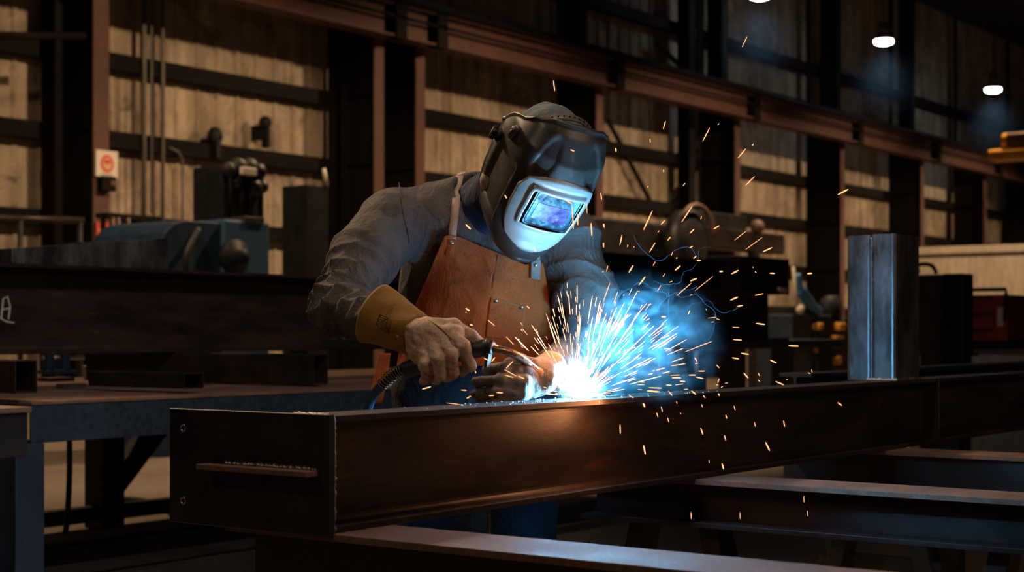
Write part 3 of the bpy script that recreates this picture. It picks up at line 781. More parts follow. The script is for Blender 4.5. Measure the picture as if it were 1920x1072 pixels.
# the body below the clothes, one surface: head with nose, ears, brow; trunk; limbs
def bodyf(p):
    d = ellip(p, (-.09, 4.19, .10), (.165,.105,.24))
    d = smin(d, ellip(p, (-.085, 4.29, -.12), (.165,.105,.15)), .08)
    d = smin(d, chain(p, [shR, elR, wrR, c3(800,638,3.5)], [.048,.036,.026,.028], .02), .05)
    d = smin(d, chain(p, [shL, elL, wrL, c3(1005,705,3.57)], [.048,.036,.026,.028], .02), .05)
    d = smin(d, chain(p, [hipR, kneeR, ankR], [.075,.052,.036], .02), .05)
    d = smin(d, chain(p, [hipL, kneeL, ankL], [.075,.052,.036], .02), .05)
    d = smin(d, cone(p, neckb, HL(0,-.035,-.07), .055, .052), .04)
    q = (p-head_c) @ HM.T
    hd = np.linalg.norm(q*np.array((1/.075,1/.095,1/.112)), axis=1); hd = (hd-1)*.08
    hd = smin(hd, cone(q, (0,.075,-.055), (0,.045,-.085), .03, .035), .03)          # jaw
    hd = smin(hd, cone(q, (0,.090,.012), (0,.108,-.022), .008, .013), .012)         # nose
    hd = smin(hd, cone(q, (-.035,.080,.022), (.035,.080,.022), .012, .012), .02)    # brow
    for s in (-1, 1):
        hd = smax(hd, -(np.linalg.norm(q-np.array((s*.03,.098,.004)), axis=1)-.011), .01)
        hd = smin(hd, np.linalg.norm((q-np.array((s*.076,-.008,-.005)))*np.array((2,1,.7)), axis=1)-.024, .006)
    hd = smax(hd, -(np.linalg.norm((q-np.array((0,.105,-.052)))*np.array((.35,1,1.6)), axis=1)-.006), .006)
    return smin(d, hd, .02)
sculpt('body', bodyf, (-.55,3.42,-1.02), (.34,4.5,.53), .011, M['skin'], person, 2)
sculpt('trousers', legs, (-.42,4.0,-1.02), (.22,4.56,.12), .011, M['trouser'], person, 1)
for a, nm in ((ankR, 1), (ankL, -1)):
    def boot(p, a=a):
        toe = a+np.array((-.02*nm, -.20, -.055)); 
        d = chain(p, [a+np.array((0,.0,.10)), a+np.array((0,0,-.03)), toe], [.062,.058,.048], .02, ((0,0,1), .85))
        return smax(d, -(p[:,2]+1.048), .006)
    sculpt('boot', boot, tuple(a-np.array((.13,.32,.12))), tuple(a+np.array((.13,.12,.2))), .009, M['boot'], person, 1)
jk = sculpt('jacket', jacket, (-.56,3.42,-.36), (.34,4.5,.46), .0046, M['jacket'], person, 1)

# ---- draped leather: apron, pocket, straps
def drape(name, inside, r0, r1, z0, z1, h, off, thick, mat, parent, base=None, smooth=3, rip=0.0):
    rr = np.arange(r0, r1+h, h); zz = np.arange(z0, z1+h, h)
    Rg, Zg = np.meshgrid(rr, zz, indexing='ij')
    D = depth_at(base or torso, Rg, Zg)
    for _ in range(smooth):
        Dp = np.pad(D, 1, mode='edge'); D = (Dp[1:-1,1:-1]*2+Dp[:-2,1:-1]+Dp[2:,1:-1]+Dp[1:-1,:-2]+Dp[1:-1,2:])/6
    D = D - off
    if rip:
        pp = np.stack([Rg, D, Zg], -1).reshape(-1, 3); D = D + rip*snoise(pp*np.array((1.5,0,.45)), 20, 77).reshape(D.shape)
    keep = inside(Rg, Zg); vs = []; ids = -np.ones(Rg.shape, int); fs = []
    k = keep[:-1,:-1] & keep[1:,:-1] & keep[1:,1:] & keep[:-1,1:]
    use = np.zeros(Rg.shape, bool); use[:-1,:-1] |= k; use[1:,:-1] |= k; use[1:,1:] |= k; use[:-1,1:] |= k
    ids[use] = np.arange(use.sum()); vs = np.stack([Rg[use], D[use], Zg[use]], 1)
    i, j = np.nonzero(k); fs = np.stack([ids[i,j], ids[i+1,j], ids[i+1,j+1], ids[i,j+1]], 1)
    o = link_mesh(name, toworld(vs), fs, mat, parent)
    m = o.modifiers.new('solid', 'SOLIDIFY'); m.thickness = thick; m.offset = 0
    return o, (rr, zz, D)
def px2rz(px, py, d): return ((px-960)/F*d, (HORIZON-py)/F*d)
def in_poly(poly):
    P_ = np.array(poly)
    def f(r, z):
        c = np.zeros(np.shape(r), bool); n = len(P_)
        for i in range(n):
            x1, y1 = P_[i]; x2, y2 = P_[(i+1) % n]
            with np.errstate(divide='ignore', invalid='ignore'):
                c ^= ((y1 > z) != (y2 > z)) & (r < (x2-x1)*(z-y1)/(y2-y1+1e-12)+x1)
        return c
    return f
def snap(rr, zz, D, r, z):
    i = np.clip(np.searchsorted(rr, r), 0, len(rr)-1); j = np.clip(np.searchsorted(zz, z), 0, len(zz)-1); return D[i, j]
AD = 4.0
def curve(pts, t):
    P_ = np.array(pts, float); c = np.concatenate([[0], np.cumsum(np.linalg.norm(np.diff(P_, axis=0), axis=1))]); c /= c[-1]
    return np.stack([np.interp(t, c, P_[:,0]), np.interp(t, c, P_[:,1])], -1)
def drape_patch(name, Lc, Rc, Tc, Bc, nu, nv, off, thick, mat, parent, smooth=6, rip=.004, dd=4.0):
    """leather sheet bounded by four curves given in picture units, laid over the trunk"""
    u = np.linspace(0, 1, nu); v = np.linspace(0, 1, nv); U, V = np.meshgrid(u, v, indexing='ij')
    Lp, Rp, Tp, Bp = curve(Lc, v), curve(Rc, v), curve(Tc, u), curve(Bc, u)
    Q = (1-U)[..., None]*Lp[None] + U[..., None]*Rp[None] + (1-V)[..., None]*Tp[:, None] + V[..., None]*Bp[:, None]
    Q = Q - ((1-U)*(1-V))[..., None]*Lp[0] - (U*(1-V))[..., None]*Rp[0] - ((1-U)*V)[..., None]*Lp[-1] - (U*V)[..., None]*Rp[-1]
    r = (Q[...,0]-960)/F*dd; z = (HORIZON-Q[...,1])/F*dd; D = depth_at(base_fn, r, z)
    for _ in range(smooth):
        Dp = np.pad(D, 1, mode='edge'); D = (Dp[1:-1,1:-1]*2+Dp[:-2,1:-1]+Dp[2:,1:-1]+Dp[1:-1,:-2]+Dp[1:-1,2:])/6
    D = D - off
    pp = np.stack([r, D, z], -1).reshape(-1, 3); D = D + rip*snoise(pp*np.array((1.5,0,.45)), 20, 77).reshape(D.shape) + rip*.35*snoise(pp*np.array((1,0,.7)), 60, 78).reshape(D.shape)
    vs = np.stack([r, D, z], -1).reshape(-1, 3)
    i, j = np.meshgrid(np.arange(nu-1), np.arange(nv-1), indexing='ij'); k = i*nv+j
    o = link_mesh(name, toworld(vs), np.stack([k, k+nv, k+nv+1, k+1], -1).reshape(-1, 4), mat, parent)
    m = o.modifiers.new('solid', 'SOLIDIFY'); m.thickness = thick; m.offset = 0
    m = o.modifiers.new('bevel', 'BEVEL'); m.width = .0008; m.limit_method = 'ANGLE'; m.angle_limit = 1.2
    return o
base_fn = lambda p: np.minimum(torso(p), legs(p))
apron = drape_patch('apron', ((836,446),(822,475),(800,520),(776,575),(748,630),(735,690)), ((1018,494),(1026,530),(1033,590),(1036,640),(1038,672)),
    ((836,446),(850,444),(866,448),(900,462),(940,478),(985,496),(1003,490),(1018,494)), ((735,690),(800,690),(900,686),(980,680),(1038,672)), 90, 80, .022, .004, M['apron'], person, 6, .006)
_g = np.arange(-.40, .14, .006), np.arange(-.40, .25, .006)
_R, _Z = np.meshgrid(*_g, indexing='ij'); aD = depth_at(base_fn, _R, _Z)
for _ in range(6):
    _p = np.pad(aD, 1, mode='edge'); aD = (_p[1:-1,1:-1]*2+_p[:-2,1:-1]+_p[2:,1:-1]+_p[1:-1,:-2]+_p[1:-1,2:])/6
aD = aD - .022; arr, azz = _g
flap = drape_patch('side_flap', ((676,668),(664,720),(652,775)), ((700,668),(694,720),(682,775)), ((676,668),(700,668)), ((652,775),(682,775)), 8, 20, .03, .004, M['apron'], person, 2, .002)
def on_apron(px, py, lift=.004):
    r, z = px2rz(px, py, AD); 
    for _ in range(3):
        d = float(snap(arr, azz, aD, r, z)); r, z = px2rz(px, py, d)
    return np.array((r, d-lift, z))
def strip(name, pts, w, lift, mat, parent, fn=None, thick=.003):
    """narrow strap through points given in eye coordinates, facing the viewer's side"""
    pts = [np.asarray(p, float) for p in pts]; vs = []; fs = []
    for i, p in enumerate(pts):
        t = pts[min(i+1, len(pts)-1)]-pts[max(i-1, 0)]; t /= np.linalg.norm(t)
        n = np.cross(t, np.array((0,-1.0,0))); n /= np.linalg.norm(n)
        vs += [p-n*w/2, p+n*w/2]
    for i in range(len(pts)-1): fs.append((2*i, 2*i+1, 2*i+3, 2*i+2))
    o = link_mesh(name, toworld(np.array(vs)), np.array(fs), mat, parent)
    m = o.modifiers.new('solid', 'SOLIDIFY'); m.thickness = thick; m.offset = 0
    return o
def rivet(p, parent, r=.0055):
    w_ = toworld(np.array([p]))[0]; q = Vector(-Bmat[1]).to_track_quat('Z', 'Y').to_matrix().to_4x4()
    MB().lathe([(r,-.002),(r,.0005),(r*.75,.0022),(0,.003)], Matrix.Translation(w_) @ q, 14).build('rivet', M['rivet'], parent, smooth=True)
def seam(name, pxs, parent, lift=.004, r=.0009, mat=None):
    mb = MB(); pts = [Vector(toworld(np.array([on_apron(x, y, lift)]))[0]) for x, y in pxs]
    dense = []
    for a, b in zip(pts[:-1], pts[1:]):
        for k in range(6): dense.append(a.lerp(b, k/6))
    dense.append(pts[-1]); mb.tube(dense, r, 5); return mb.build(name, mat or M['stitch'], parent, smooth=True)
# centre seam of the apron, raised
seam('centre_seam', [(934,478),(927,515),(922,550),(914,590),(907,620),(903,650)], apron, .003, .0034, M['apron'])
seam('stitching', [(929,480),(922,515),(917,550),(909,590),(902,620)], apron, .0035)
pk = drape_patch('pocket', ((921,557),(914,600),(911,632)), ((984,574),(981,610),(978,640)), ((921,557),(984,574)), ((911,632),(978,640)), 24, 24, .0285, .004, M['apron'], apron, 5, .003)
seam('pocket_stitching', [(984,576),(981,605),(977,638)], pk, .011); seam('pocket_stitching', [(923,560),(950,567),(984,577)], pk, .011)
for x, y in ((930,564),(978,576)): rivet(on_apron(x, y, .012), pk)
# strap tabs
def tab(quad, mat, lift=.006):
    q = [on_apron(x, y, lift) for x, y in quad]
    o = link_mesh('strap_tab', toworld(np.array(q)), np.array([[0,1,2,3]]), mat, apron, False); m = o.modifiers.new('s','SOLIDIFY'); m.thickness = .004; m.offset = 0
    m = o.modifiers.new('b','BEVEL'); m.width = .001; return o
tab(((840,449),(854,451),(850,482),(835,479)), M['apron']); rivet(on_apron(847,455,.010), apron)
tab(((996,486),(1014,488),(1012,524),(995,522)), M['strap_grey'], .010); rivet(on_apron(1004,497,.014), apron)
def on_surf(pxs, fn, lift=.004, d0=3.4, d1=4.6, start=4.0, it=3, n=70):
    A = np.array(pxs, float); d = np.full(len(A), start)
    for _ in range(it):
        r = (A[:,0]-960)/F*d; z = (HORIZON-A[:,1])/F*d; d = depth_at(fn, r, z, d0, d1, n)
    return np.stack([(A[:,0]-960)/F*d, d-lift, (HORIZON-A[:,1])/F*d], 1)
def on_jacket(px, py, lift=.004): return on_surf([(px, py)], jacket, lift)[0]
strip('shoulder_strap', [on_jacket(868,322,-.01), on_jacket(862,330,.003), on_jacket(858,350,.003), on_jacket(855,375,.004), on_jacket(853,400,.004), on_jacket(850,425,.006), on_apron(848,448,.004)], .019, 0, M['strap'], person)
strip('shoulder_strap', [on_jacket(1008,440,.004), on_jacket(1007,455,.005), on_apron(1005,488,.009)], .019, 0, M['strap_grey'], person)
# chest pockets
def jpatch(name, quad, lift=.004):
    n = 8; a, b, c_, d_ = [np.array(q, float) for q in quad]; L = []; fs = []
    for i in range(n+1):
        for j in range(n+1): L.append((a*(1-i/n)+b*i/n)*(1-j/n) + (d_*(1-i/n)+c_*i/n)*j/n)
    vs = on_surf(L, jacket, lift)
    for i in range(n):
        for j in range(n): k = i*(n+1)+j; fs.append((k, k+1, k+n+2, k+n+1))
    o = link_mesh(name, toworld(np.array(vs)), np.array(fs), M['jacket'], jk); m = o.modifiers.new('s','SOLIDIFY'); m.thickness = .005; m.offset = 0; return o
jpatch('chest_pocket', ((1030,528),(1055,532),(1052,590),(1036,590)))
def jseam(name, pxs, r=.0011, lift=.0012, mat=None):
    pts = []
    for a, b in zip(pxs[:-1], pxs[1:]):
        for k in range(6): pts.append((a[0]+(b[0]-a[0])*k/6, a[1]+(b[1]-a[1])*k/6))
    pts.append(pxs[-1]); W_ = toworld(on_surf(pts, jacket, lift))
    MB().tube([Vector(q) for q in W_], r, 5).build(name, mat or M['jacket'], jk, smooth=True)
jseam('armhole_seam', [(748,342),(752,372),(757,402),(764,432),(768,455)], .0016)
jseam('pocket_seam', [(776,466),(790,471),(806,478)])
# collar and hood at the neck
def collar(p):
    a = neckb+np.array((.005,-.005,-.03)); b = HL(0,-.055,-.075)
    d = cone(p, a, b, .088, .078); d = d + .004*snoise(p, 30, 41)
    inner = cone(p, a, b+(b-a)*.3, .068, .062)
    return smax(d, -inner, .01)
sculpt('collar', collar, tuple(neckb-.2), tuple(neckb+.26), .006, M['denim'], person, 1)
def scarf(p):
    d = chain(p, [HL(-.07,-.07,-.03), HL(-.075,-.045,-.09), HL(-.06,-.02,-.14)], [.022,.028,.02], .02); return d + .002*snoise(p, 60, 4)
sculpt('neck_flap', scarf, tuple(head_c-.26), tuple(head_c+.2), .005, M['strap'], person, 1)

# ------------------------------------------------------------------ welding mask
def helm_mat():
    m, nt, b = nmat('scuffed black mask shell')
    v = coords(nt); n1 = noise(nt, v, 9, 6, .65); n2 = noise(nt, coords(nt, (1,1,.35)), 60, 6, .7); n3 = noise(nt, v, 160, 3, .6)
    c_ = ramp(nt, n1, [(.35, (.022,.021,.021)), (.7, (.04,.037,.035))])
    c_ = mixc(nt, ramp(nt, n2, [(.58, 0.0), (.75, .5)]), c_, (.14,.13,.12))
    nt.links.new(c_, b.inputs['Base Color']); nt.links.new(ramp(nt, n1, [(.3, .26), (.7, .46)]), b.inputs['Roughness'])
    bump(nt, b, n3, .08, .0006); b.inputs['Specular IOR Level'].default_value = .6; return m
def silver_mat():
    m, nt, b = nmat('scratched silver lens surround')
    v = coords(nt); n1 = noise(nt, v, 18, 6, .7); n2 = noise(nt, coords(nt, (1,1,.2)), 90, 6, .75, 1.0)
    c_ = ramp(nt, n1, [(.3, (.27,.265,.26)), (.7, (.40,.39,.385))])
    c_ = mixc(nt, ramp(nt, n2, [(.62, 0.0), (.72, .8)]), c_, (.13,.12,.11))
    nt.links.new(c_, b.inputs['Base Color']); b.inputs['Roughness'].default_value = .42; b.inputs['Metallic'].default_value = .45
    bump(nt, b, n2, .1, .0005); return m
def lens_mat():
    m, nt, b = nmat('grimy auto-darkening lens')
    v = coords(nt); n1 = noise(nt, v, 40, 7, .7); n2 = noise(nt, v, 12, 4, .6)
    c_ = ramp(nt, n1, [(.40, (.006,.014,.025)), (.56, (.016,.045,.075)), (.72, (.07,.13,.18))])
    nt.links.new(c_, b.inputs['Base Color']); nt.links.new(ramp(nt, n1, [(.35, .10), (.65, .38)]), b.inputs['Roughness'])
    b.inputs['Specular IOR Level'].default_value = .25; b.inputs['Coat Weight'].default_value = .12; b.inputs['Coat Roughness'].default_value = .06; return m
M['helm'] = helm_mat(); M['silver'] = silver_mat(); M['lens'] = lens_mat()
M['filter'] = surface('violet filter window', (.05,.02,.10), (.09,.04,.16), (.02,.04,.09), 60, (.12,.3), .2, 0, 0)
def interp(x, xs, ys): return np.interp(x, xs, ys)
VS = [-.185,-.172,-.15,-.11,-.06,0,.06,.110,.155,.180]
def hpt(phi, v, off=0.0):
    """point on the mask shell; phi from straight ahead toward the wearer's left, v up from eye height"""
    a = interp(v, VS, [.040,.064,.086,.103,.111,.114,.115,.111,.096,.080]) + off      # half width
    b = interp(v, VS, [.100,.116,.128,.138,.146,.150,.147,.132,.102,.076]) + off      # reach forward
    c_ = interp(v, VS, [.020,.020,.010,.0,0,0,0,0,-.006,-.012])                        # centre ahead
    e = .80
    cs, sn = np.cos(phi), np.sin(phi)
    s = a*np.sign(sn)*np.abs(sn)**e; f = b*np.sign(cs)*np.abs(cs)**e + c_
    return s, f
def hworld(s, f, u): return toworld(head_c + np.multiply.outer(s, Sx) + np.multiply.outer(f, Fx) + np.multiply.outer(u, Ux))
def back_phi(v): return np.radians(interp(v, VS, [84,98,108,114,119,124,127,128,124,118]))
nu, nv = 120, 90
U_ = np.linspace(-1, 1, nu); V_ = np.linspace(VS[0], VS[-1], nv)
Ug, Vg = np.meshgrid(U_, V_, indexing='ij')
vtop = np.interp(np.abs(Ug), [0,.35,.6,.8,.93,1], [.180,.176,.158,.115,.076,.052])
Vg = VS[0] + (Vg-VS[0])*(vtop-VS[0])/(VS[-1]-VS[0]); PH = Ug*back_phi(Vg)
deg = np.degrees(PH)
def tear(d0, v0, ang, L, W):
    ca, sa = math.cos(ang), math.sin(ang); x = (deg-d0)/400*1.0; y = Vg-v0
    p_ = x*ca+y*sa; q_ = -x*sa+y*ca; r_ = np.sqrt((p_/L)**2+(q_/W)**2); return np.clip((1-r_)/.22, 0, 1)
off = np.zeros_like(Vg)
for sgn in (-1, 1):
    # sculpted dish on each side of the forehead, opening toward the top
    off -= .006*tear(sgn*30, .100, sgn*-1.12, .062, .034)
    side = np.clip((np.abs(deg)-61)/3, 0, 1)*np.clip((104-np.abs(deg))/6, 0, 1)*np.clip((Vg+.125)/.02, 0, 1)*np.clip((.052-Vg)/.02, 0, 1)*(np.sign(deg) == sgn)
    off -= .012*side
off += .004*np.clip((Vg-vtop+.008)/.003, 0, 1)          # rolled top rim
off += .004*np.clip((np.abs(Ug)-.965)/.015, 0, 1)  # rolled side rims
off += .005*np.clip((-.168-Vg)/.006, 0, 1)         # chin lip
s_, f_ = hpt(PH, Vg, off)
droop = .010*np.cos(PH)*np.clip((Vg-.12)/.06, 0, 1)  # forehead edge peaks forward over the brow
vs = hworld(s_, f_, Vg + droop).reshape(-1, 3)
ii, jj = np.meshgrid(np.arange(nu-1), np.arange(nv-1), indexing='ij'); k0 = ii*nv+jj
fs = np.stack([k0, k0+nv, k0+nv+1, k0+1], -1).reshape(-1, 4)
helmet = link_mesh('welding_mask', vs, fs, M['helm'], person); helmet['label'] = 'scuffed black welding mask tilted down'
m = helmet.modifiers.new('solid', 'SOLIDIFY'); m.thickness = .004; m.offset = 0
# silver surround: patch on the shell with a raised rim round the lens
def patch(name, us, vs_fn, offf, mat, n1=60, n2=50, thick=.004, mask=None):
    a = np.linspace(0, 1, n1); b = np.linspace(0, 1, n2); A, B = np.meshgrid(a, b, indexing='ij')
    v = vs_fn(A, B)[1]; ph = vs_fn(A, B)[0]; o_ = offf(A, B, ph, v)
    s, f = hpt(ph, v, o_); W = hworld(s, f, v).reshape(-1, 3)
    i, j = np.meshgrid(np.arange(n1-1), np.arange(n2-1), indexing='ij'); k = i*n2+j
    q = np.stack([k, k+n2, k+n2+1, k+1], -1)
    if mask is not None: q = q[mask((A[:-1,:-1]+A[1:,1:])/2, (B[:-1,:-1]+B[1:,1:])/2)]
    o = link_mesh(name, W, q.reshape(-1, 4), mat, helmet)
    m = o.modifiers.new('solid', 'SOLIDIFY'); m.thickness = thick; m.offset = 0; return o
def surr(A, B):
    # A across, B from bottom to top
    v = -.142 + .222*B - .018*(2*A-1)**2*(B > .5)*(2*B-1)
    halfw = np.interp(B, [0,.08,.22,.5,.78,.94,1], [24,38,45,50,50,42,32])
    bot = .022*(2*A-1)**2*np.clip(1-B*2.4, 0, 1)
    return np.radians((2*A-1)*halfw), v+bot
LA, LB = .205, (.36, .815)
def lens_off(A, B, ph, v):
    da = np.maximum(np.abs(A-.5)-.29, 0); db = np.maximum(np.abs(B-.60)-.245, 0)
    q = np.sqrt((da*.24)**2+(db*.25)**2)
    edge = np.minimum(np.minimum(A, 1-A)/.03, np.minimum(B, 1-B)/.03)
    return .006 + .0065*np.exp(-(q/.006)**2) - .006*np.clip(1-edge, 0, 1)
sil = patch('lens_surround', None, surr, lens_off, M['silver'], 90, 80, .003, lambda A, B: ~((np.abs(A-.5) < .265) & (np.abs(B-.60) < .225)))
sil['label'] = 'scratched silver lens surround'
# the lens itself is a flat framed cartridge set in the surround
def flat(name, s0, s1, u0, u1, f0, f1, mat, parent, tilt=None, r=.012, thick=.003):
    pts = []
    for cx, cy, a0 in ((s1-r,u1-r,0),(s0+r,u1-r,90),(s0+r,u0+r,180),(s1-r,u0+r,270)):
        for k in range(6):
            a = math.radians(a0+18*k); pts.append((cx+r*math.cos(a), cy+r*math.sin(a)))
    n = len(pts); vs = [toworld(head_c+x*Sx+y*Ux+ff*Fx) for ff in (f0, f1) for x, y in pts]
    return MB().add([tuple(v) for v in vs], [tuple(range(n-1,-1,-1)), tuple(range(n,2*n))]+[(i,(i+1)%n,n+(i+1)%n,n+i) for i in range(n)]).build(name, mat, parent, bevel=.0008)
lens = flat('lens', -.060, .060, -.057, .047, .112, .1515, M['lens'], helmet); lens['label'] = 'blue reflecting lens lit by the arc'
flat('filter_window', -.044, .044, -.036, .010, .1515, .1523, M['filter'], lens, r=.004)
# grooves: dark gasket round the lens
mb = MB(); g = []
for cx, cy, a0 in ((.056-.012,.043-.012,0),(-.056+.012,.043-.012,90),(-.056+.012,-.053+.012,180),(.056-.012,-.053+.012,270)):
    for k in range(6):
        a = math.radians(a0+18*k); g.append(Vector(toworld(head_c+(cx+.012*math.cos(a))*Sx+(cy+.012*math.sin(a))*Ux+.1517*Fx)))
mb.tube(g+[g[0]], .0012, 6); mb.build('gasket', M['black'], lens)
# pivot knobs, side slot, headband with holes
def onshell(ph, v, off=0):
    s, f = hpt(np.radians(ph), v, off); return Vector(toworld(head_c+s*Sx+f*Fx+v*Ux))
for sg in (-1, 1):
    p0 = onshell(sg*108, .030, .0); p1 = onshell(sg*108, .030, .024); q = (p1-p0).to_track_quat('Z','Y').to_matrix().to_4x4()
    mb = MB(); prof = [(.017,0),(.017,.006),(.013,.010),(.015,.012),(.015,.022),(.011,.025),(0,.025)]; mb.lathe(prof, Matrix.Translation(p0) @ q, 20)
    for k in range(8):
        a = k*math.pi/4; mb.tube([Matrix.Translation(p0) @ q @ Vector((.015*math.cos(a), .015*math.sin(a), zz)) for zz in (.012,.022)], .0028, 6)
    mb.build('pivot_knob', M['black'], helmet, smooth=True)
    if sg > 0: continue
    a, b = onshell(sg*86, .104, .004), onshell(sg*88, .078, .004)
    mb = MB(); mb.tube([a+(a-b)*.25, a, b, b+(b-a)*.25], [.005,.0115,.0115,.005], 12); k = mb.build('side_clip', M['helm'], helmet, smooth=True)
    mb = MB(); n_ = (onshell(sg*86,.104,.016)); mb.ball(n_, .004, 8, 6); mb.build('clip_screw', M['rivet'], k, smooth=True)
# cap and headgear band
def capf(p):
    q = (p-head_c) @ HM.T
    q = q - np.array((0,-.022,.045)); d = (np.linalg.norm(q/np.array((.100,.120,.109)), axis=1)-1)*.1
    d = d + .003*snoise(p, 34, 51) + .0015*snoise(p, 90, 52)
    return smax(d, -(q[:,2]+.045), .01)
sculpt('cap', capf, tuple(head_c-.19), tuple(head_c+.22), .005, M['cap'], person, 1)
band = []; 
for k in range(25):
    a = math.radians(-60+120*k/24); band.append((.110*math.sin(a), .02, .045+.130*math.cos(a)))
vs = []; fs = []
for (s, f, u) in band: 
    for df in (-.0125, .0125): vs.append(toworld(head_c+s*Sx+(f+df)*Fx+u*Ux))
for i in range(24): fs.append((2*i, 2*i+1, 2*i+3, 2*i+2))
hb = link_mesh('headgear_band', np.array(vs), np.array(fs), surface('headband plastic', (.05,.045,.04), (.09,.08,.07), None, 30, (.35,.5)), helmet); m = hb.modifiers.new('s','SOLIDIFY'); m.thickness = .003; m.offset = 0
mb = MB()
for k in range(-6, 7):
    a = math.radians(k*7.0); c_ = head_c+.112*math.sin(a)*Sx+.02*Fx+(.045+.1325*math.cos(a))*Ux
    mb.ball(toworld(c_), .0024, 8, 6)
mb.build('band_holes', M['black'], hb, smooth=True)['kind'] = 'stuff'
def backpad(p):
    return chain(p, [HL(-.105,-.05,.02), HL(-.085,-.095,-.01), HL(0,-.125,-.02), HL(.085,-.095,-.01)], [.012,.018,.022,.018], .01)
sculpt('rear_head_pad', backpad, tuple(head_c-.2), tuple(head_c+.2), .004, M['cap'], helmet, 1)

# ------------------------------------------------------------------ gloves
def hand(name, fn, pts, mat, h=.0032, pad=.05, label=None):
    a = np.array(pts); o = sculpt(name, fn, tuple(a.min(0)-pad), tuple(a.max(0)+pad), h, mat, person, 1)
    if label: o['label'] = label
    return o
gR = dict(wr=c3(772,628,3.515), pc=c3(815,645,3.485))
fR = [  # each finger: root, knuckle, mid joint, tip
    [c3(838,625,3.49), c3(868,650,3.462), c3(880,684,3.472), c3(868,698,3.505)],
    [c3(822,632,3.485), c3(846,664,3.452), c3(850,698,3.466), c3(838,709,3.50)],
    [c3(806,640,3.485), c3(822,674,3.452), c3(826,704,3.468), c3(816,713,3.50)],
    [c3(792,644,3.49), c3(798,682,3.462), c3(802,706,3.478), c3(794,713,3.505)]]
thR = [c3(800,612,3.51), c3(852,612,3.505), c3(884,632,3.50), c3(904,645,3.50)]
def gloveR(p):
    d = chain(p, [gR['wr'], c3(800,636,3.495), c3(835,650,3.48)], [.042,.040,.030], .02, ((0,1,.3), .62))
    d = smin(d, cone(p, c3(790,660,3.49), c3(850,630,3.485), .030, .026, ((0,1,.2), .7)), .02)
    for i, f in enumerate(fR):
        d = smin(d, chain(p, f, [.018,.0165,.0142,.0118] if i == 0 else [.017,.0150,.0128,.0108], .006), .0055)
    d = smin(d, chain(p, thR, [.022,.017,.0145,.011], .006), .008)
    d = d + .0016*snoise(p, 70, 61) + .0012*snoise(p*np.array((1,1,2)), 120, 62)
    return d
gl = hand('glove', gloveR, [f[k] for f in fR for k in (0,3)]+thR+[gR['wr']], M['glove'], label='pale worn leather glove gripping the torch')
def gpt(px, py, fn, lift=.0008, d0=3.38):
    d = 3.48
    for _ in range(4):
        r, z = px2rz(px, py, d); d = float(depth_at(fn, np.array([r]), np.array([z]), d0, 3.7, 60)[0])
    r, z = px2rz(px, py, d); return Vector(toworld(np.array([(r, d-lift, z)]))[0])
mb = MB(); pts = [gpt(x, y, gloveR) for x, y in ((803,599),(818,609),(832,620),(845,633),(855,646),(864,660),(872,676),(878,690))]
mb.tube(pts, .0012, 6); mb.build('seam', M['glove_dark'], gl, smooth=True)
# gauntlet cuff of the right glove
def gaunt(a, b, ra, rb, mat, name='gauntlet', sq=.8, rim=True, rings=0):
    a = np.array(a); b = np.array(b); ax = b-a; L = np.linalg.norm(ax); ax /= L
    u = np.cross(ax, np.array((0,1.0,0))); u /= np.linalg.norm(u); w_ = np.cross(ax, u)
    ns, nt_ = 26, 40; vs = []; fs = []
    for i in range(ns+1):
        t = i/ns; c_ = a+ax*L*t; r = ra+(rb-ra)*t**.85
        if i == ns: r *= .93
        for k in range(nt_):
            an = 2*math.pi*k/nt_; rr = r*(1+.035*math.sin(3*an+t*4)+.02*math.sin(5*an+9*t))
            if rings: rr += .0035*abs(math.sin(t*math.pi*rings+.5*math.sin(an*2)))
            vs.append(c_+u*math.cos(an)*rr+w_*math.sin(an)*rr*sq)
    for i in range(ns):
        for k in range(nt_): k2 = (k+1) % nt_; fs.append((i*nt_+k, i*nt_+k2, (i+1)*nt_+k2, (i+1)*nt_+k))
    o = link_mesh(name, toworld(np.array(vs)), np.array(fs), mat, person); m = o.modifiers.new('s','SOLIDIFY'); m.thickness = .004; m.offset = 1
    if rim:
        for t0 in (0, ns):
            mb = MB(); mb.tube([Vector(toworld(vs[t0*nt_+k])) for k in list(range(nt_))+[0]], .0028, 8); mb.build('hem_binding', mat, o, smooth=True)
        mb = MB(); mb.tube([Vector(toworld(vs[2*nt_+k]+ (vs[2*nt_+k]-(a+ax*L*2/ns))*.06)) for k in list(range(nt_))+[0]], .0008, 5); mb.build('stitching', M['stitch'], o, smooth=True)
    return o, vs
cu, cvs = gaunt(c3(706,590,3.60), c3(783,628,3.515), .067, .044, M['cuff'], 'gauntlet_cuff')
cu['label'] = 'yellow-brown leather gauntlet cuff'
# faded stamp on the cuff
def cuff_sdf(p):
    return cone(p, c3(706,590,3.60), c3(783,628,3.515), .070, .047)
q = [gpt(x, y, cuff_sdf, .002) for x, y in ((712,589),(728,596),(722,616),(706,609))]
M['stamp'] = plain('faded ink stamp', (.075,.045,.015), .9)
mb = MB()
for k in range(4): mb.tube([q[k], q[(k+1) % 4]], .0012, 5)
for k in range(1, 5): mb.tube([q[0].lerp(q[3], k/5), q[1].lerp(q[2], k/5)], .0011, 5)
mb.tube([q[0], q[2]], .0012, 5); mb.tube([q[1], q[3]], .0012, 5)
mb.build('ink_stamp', M['stamp'], cu)
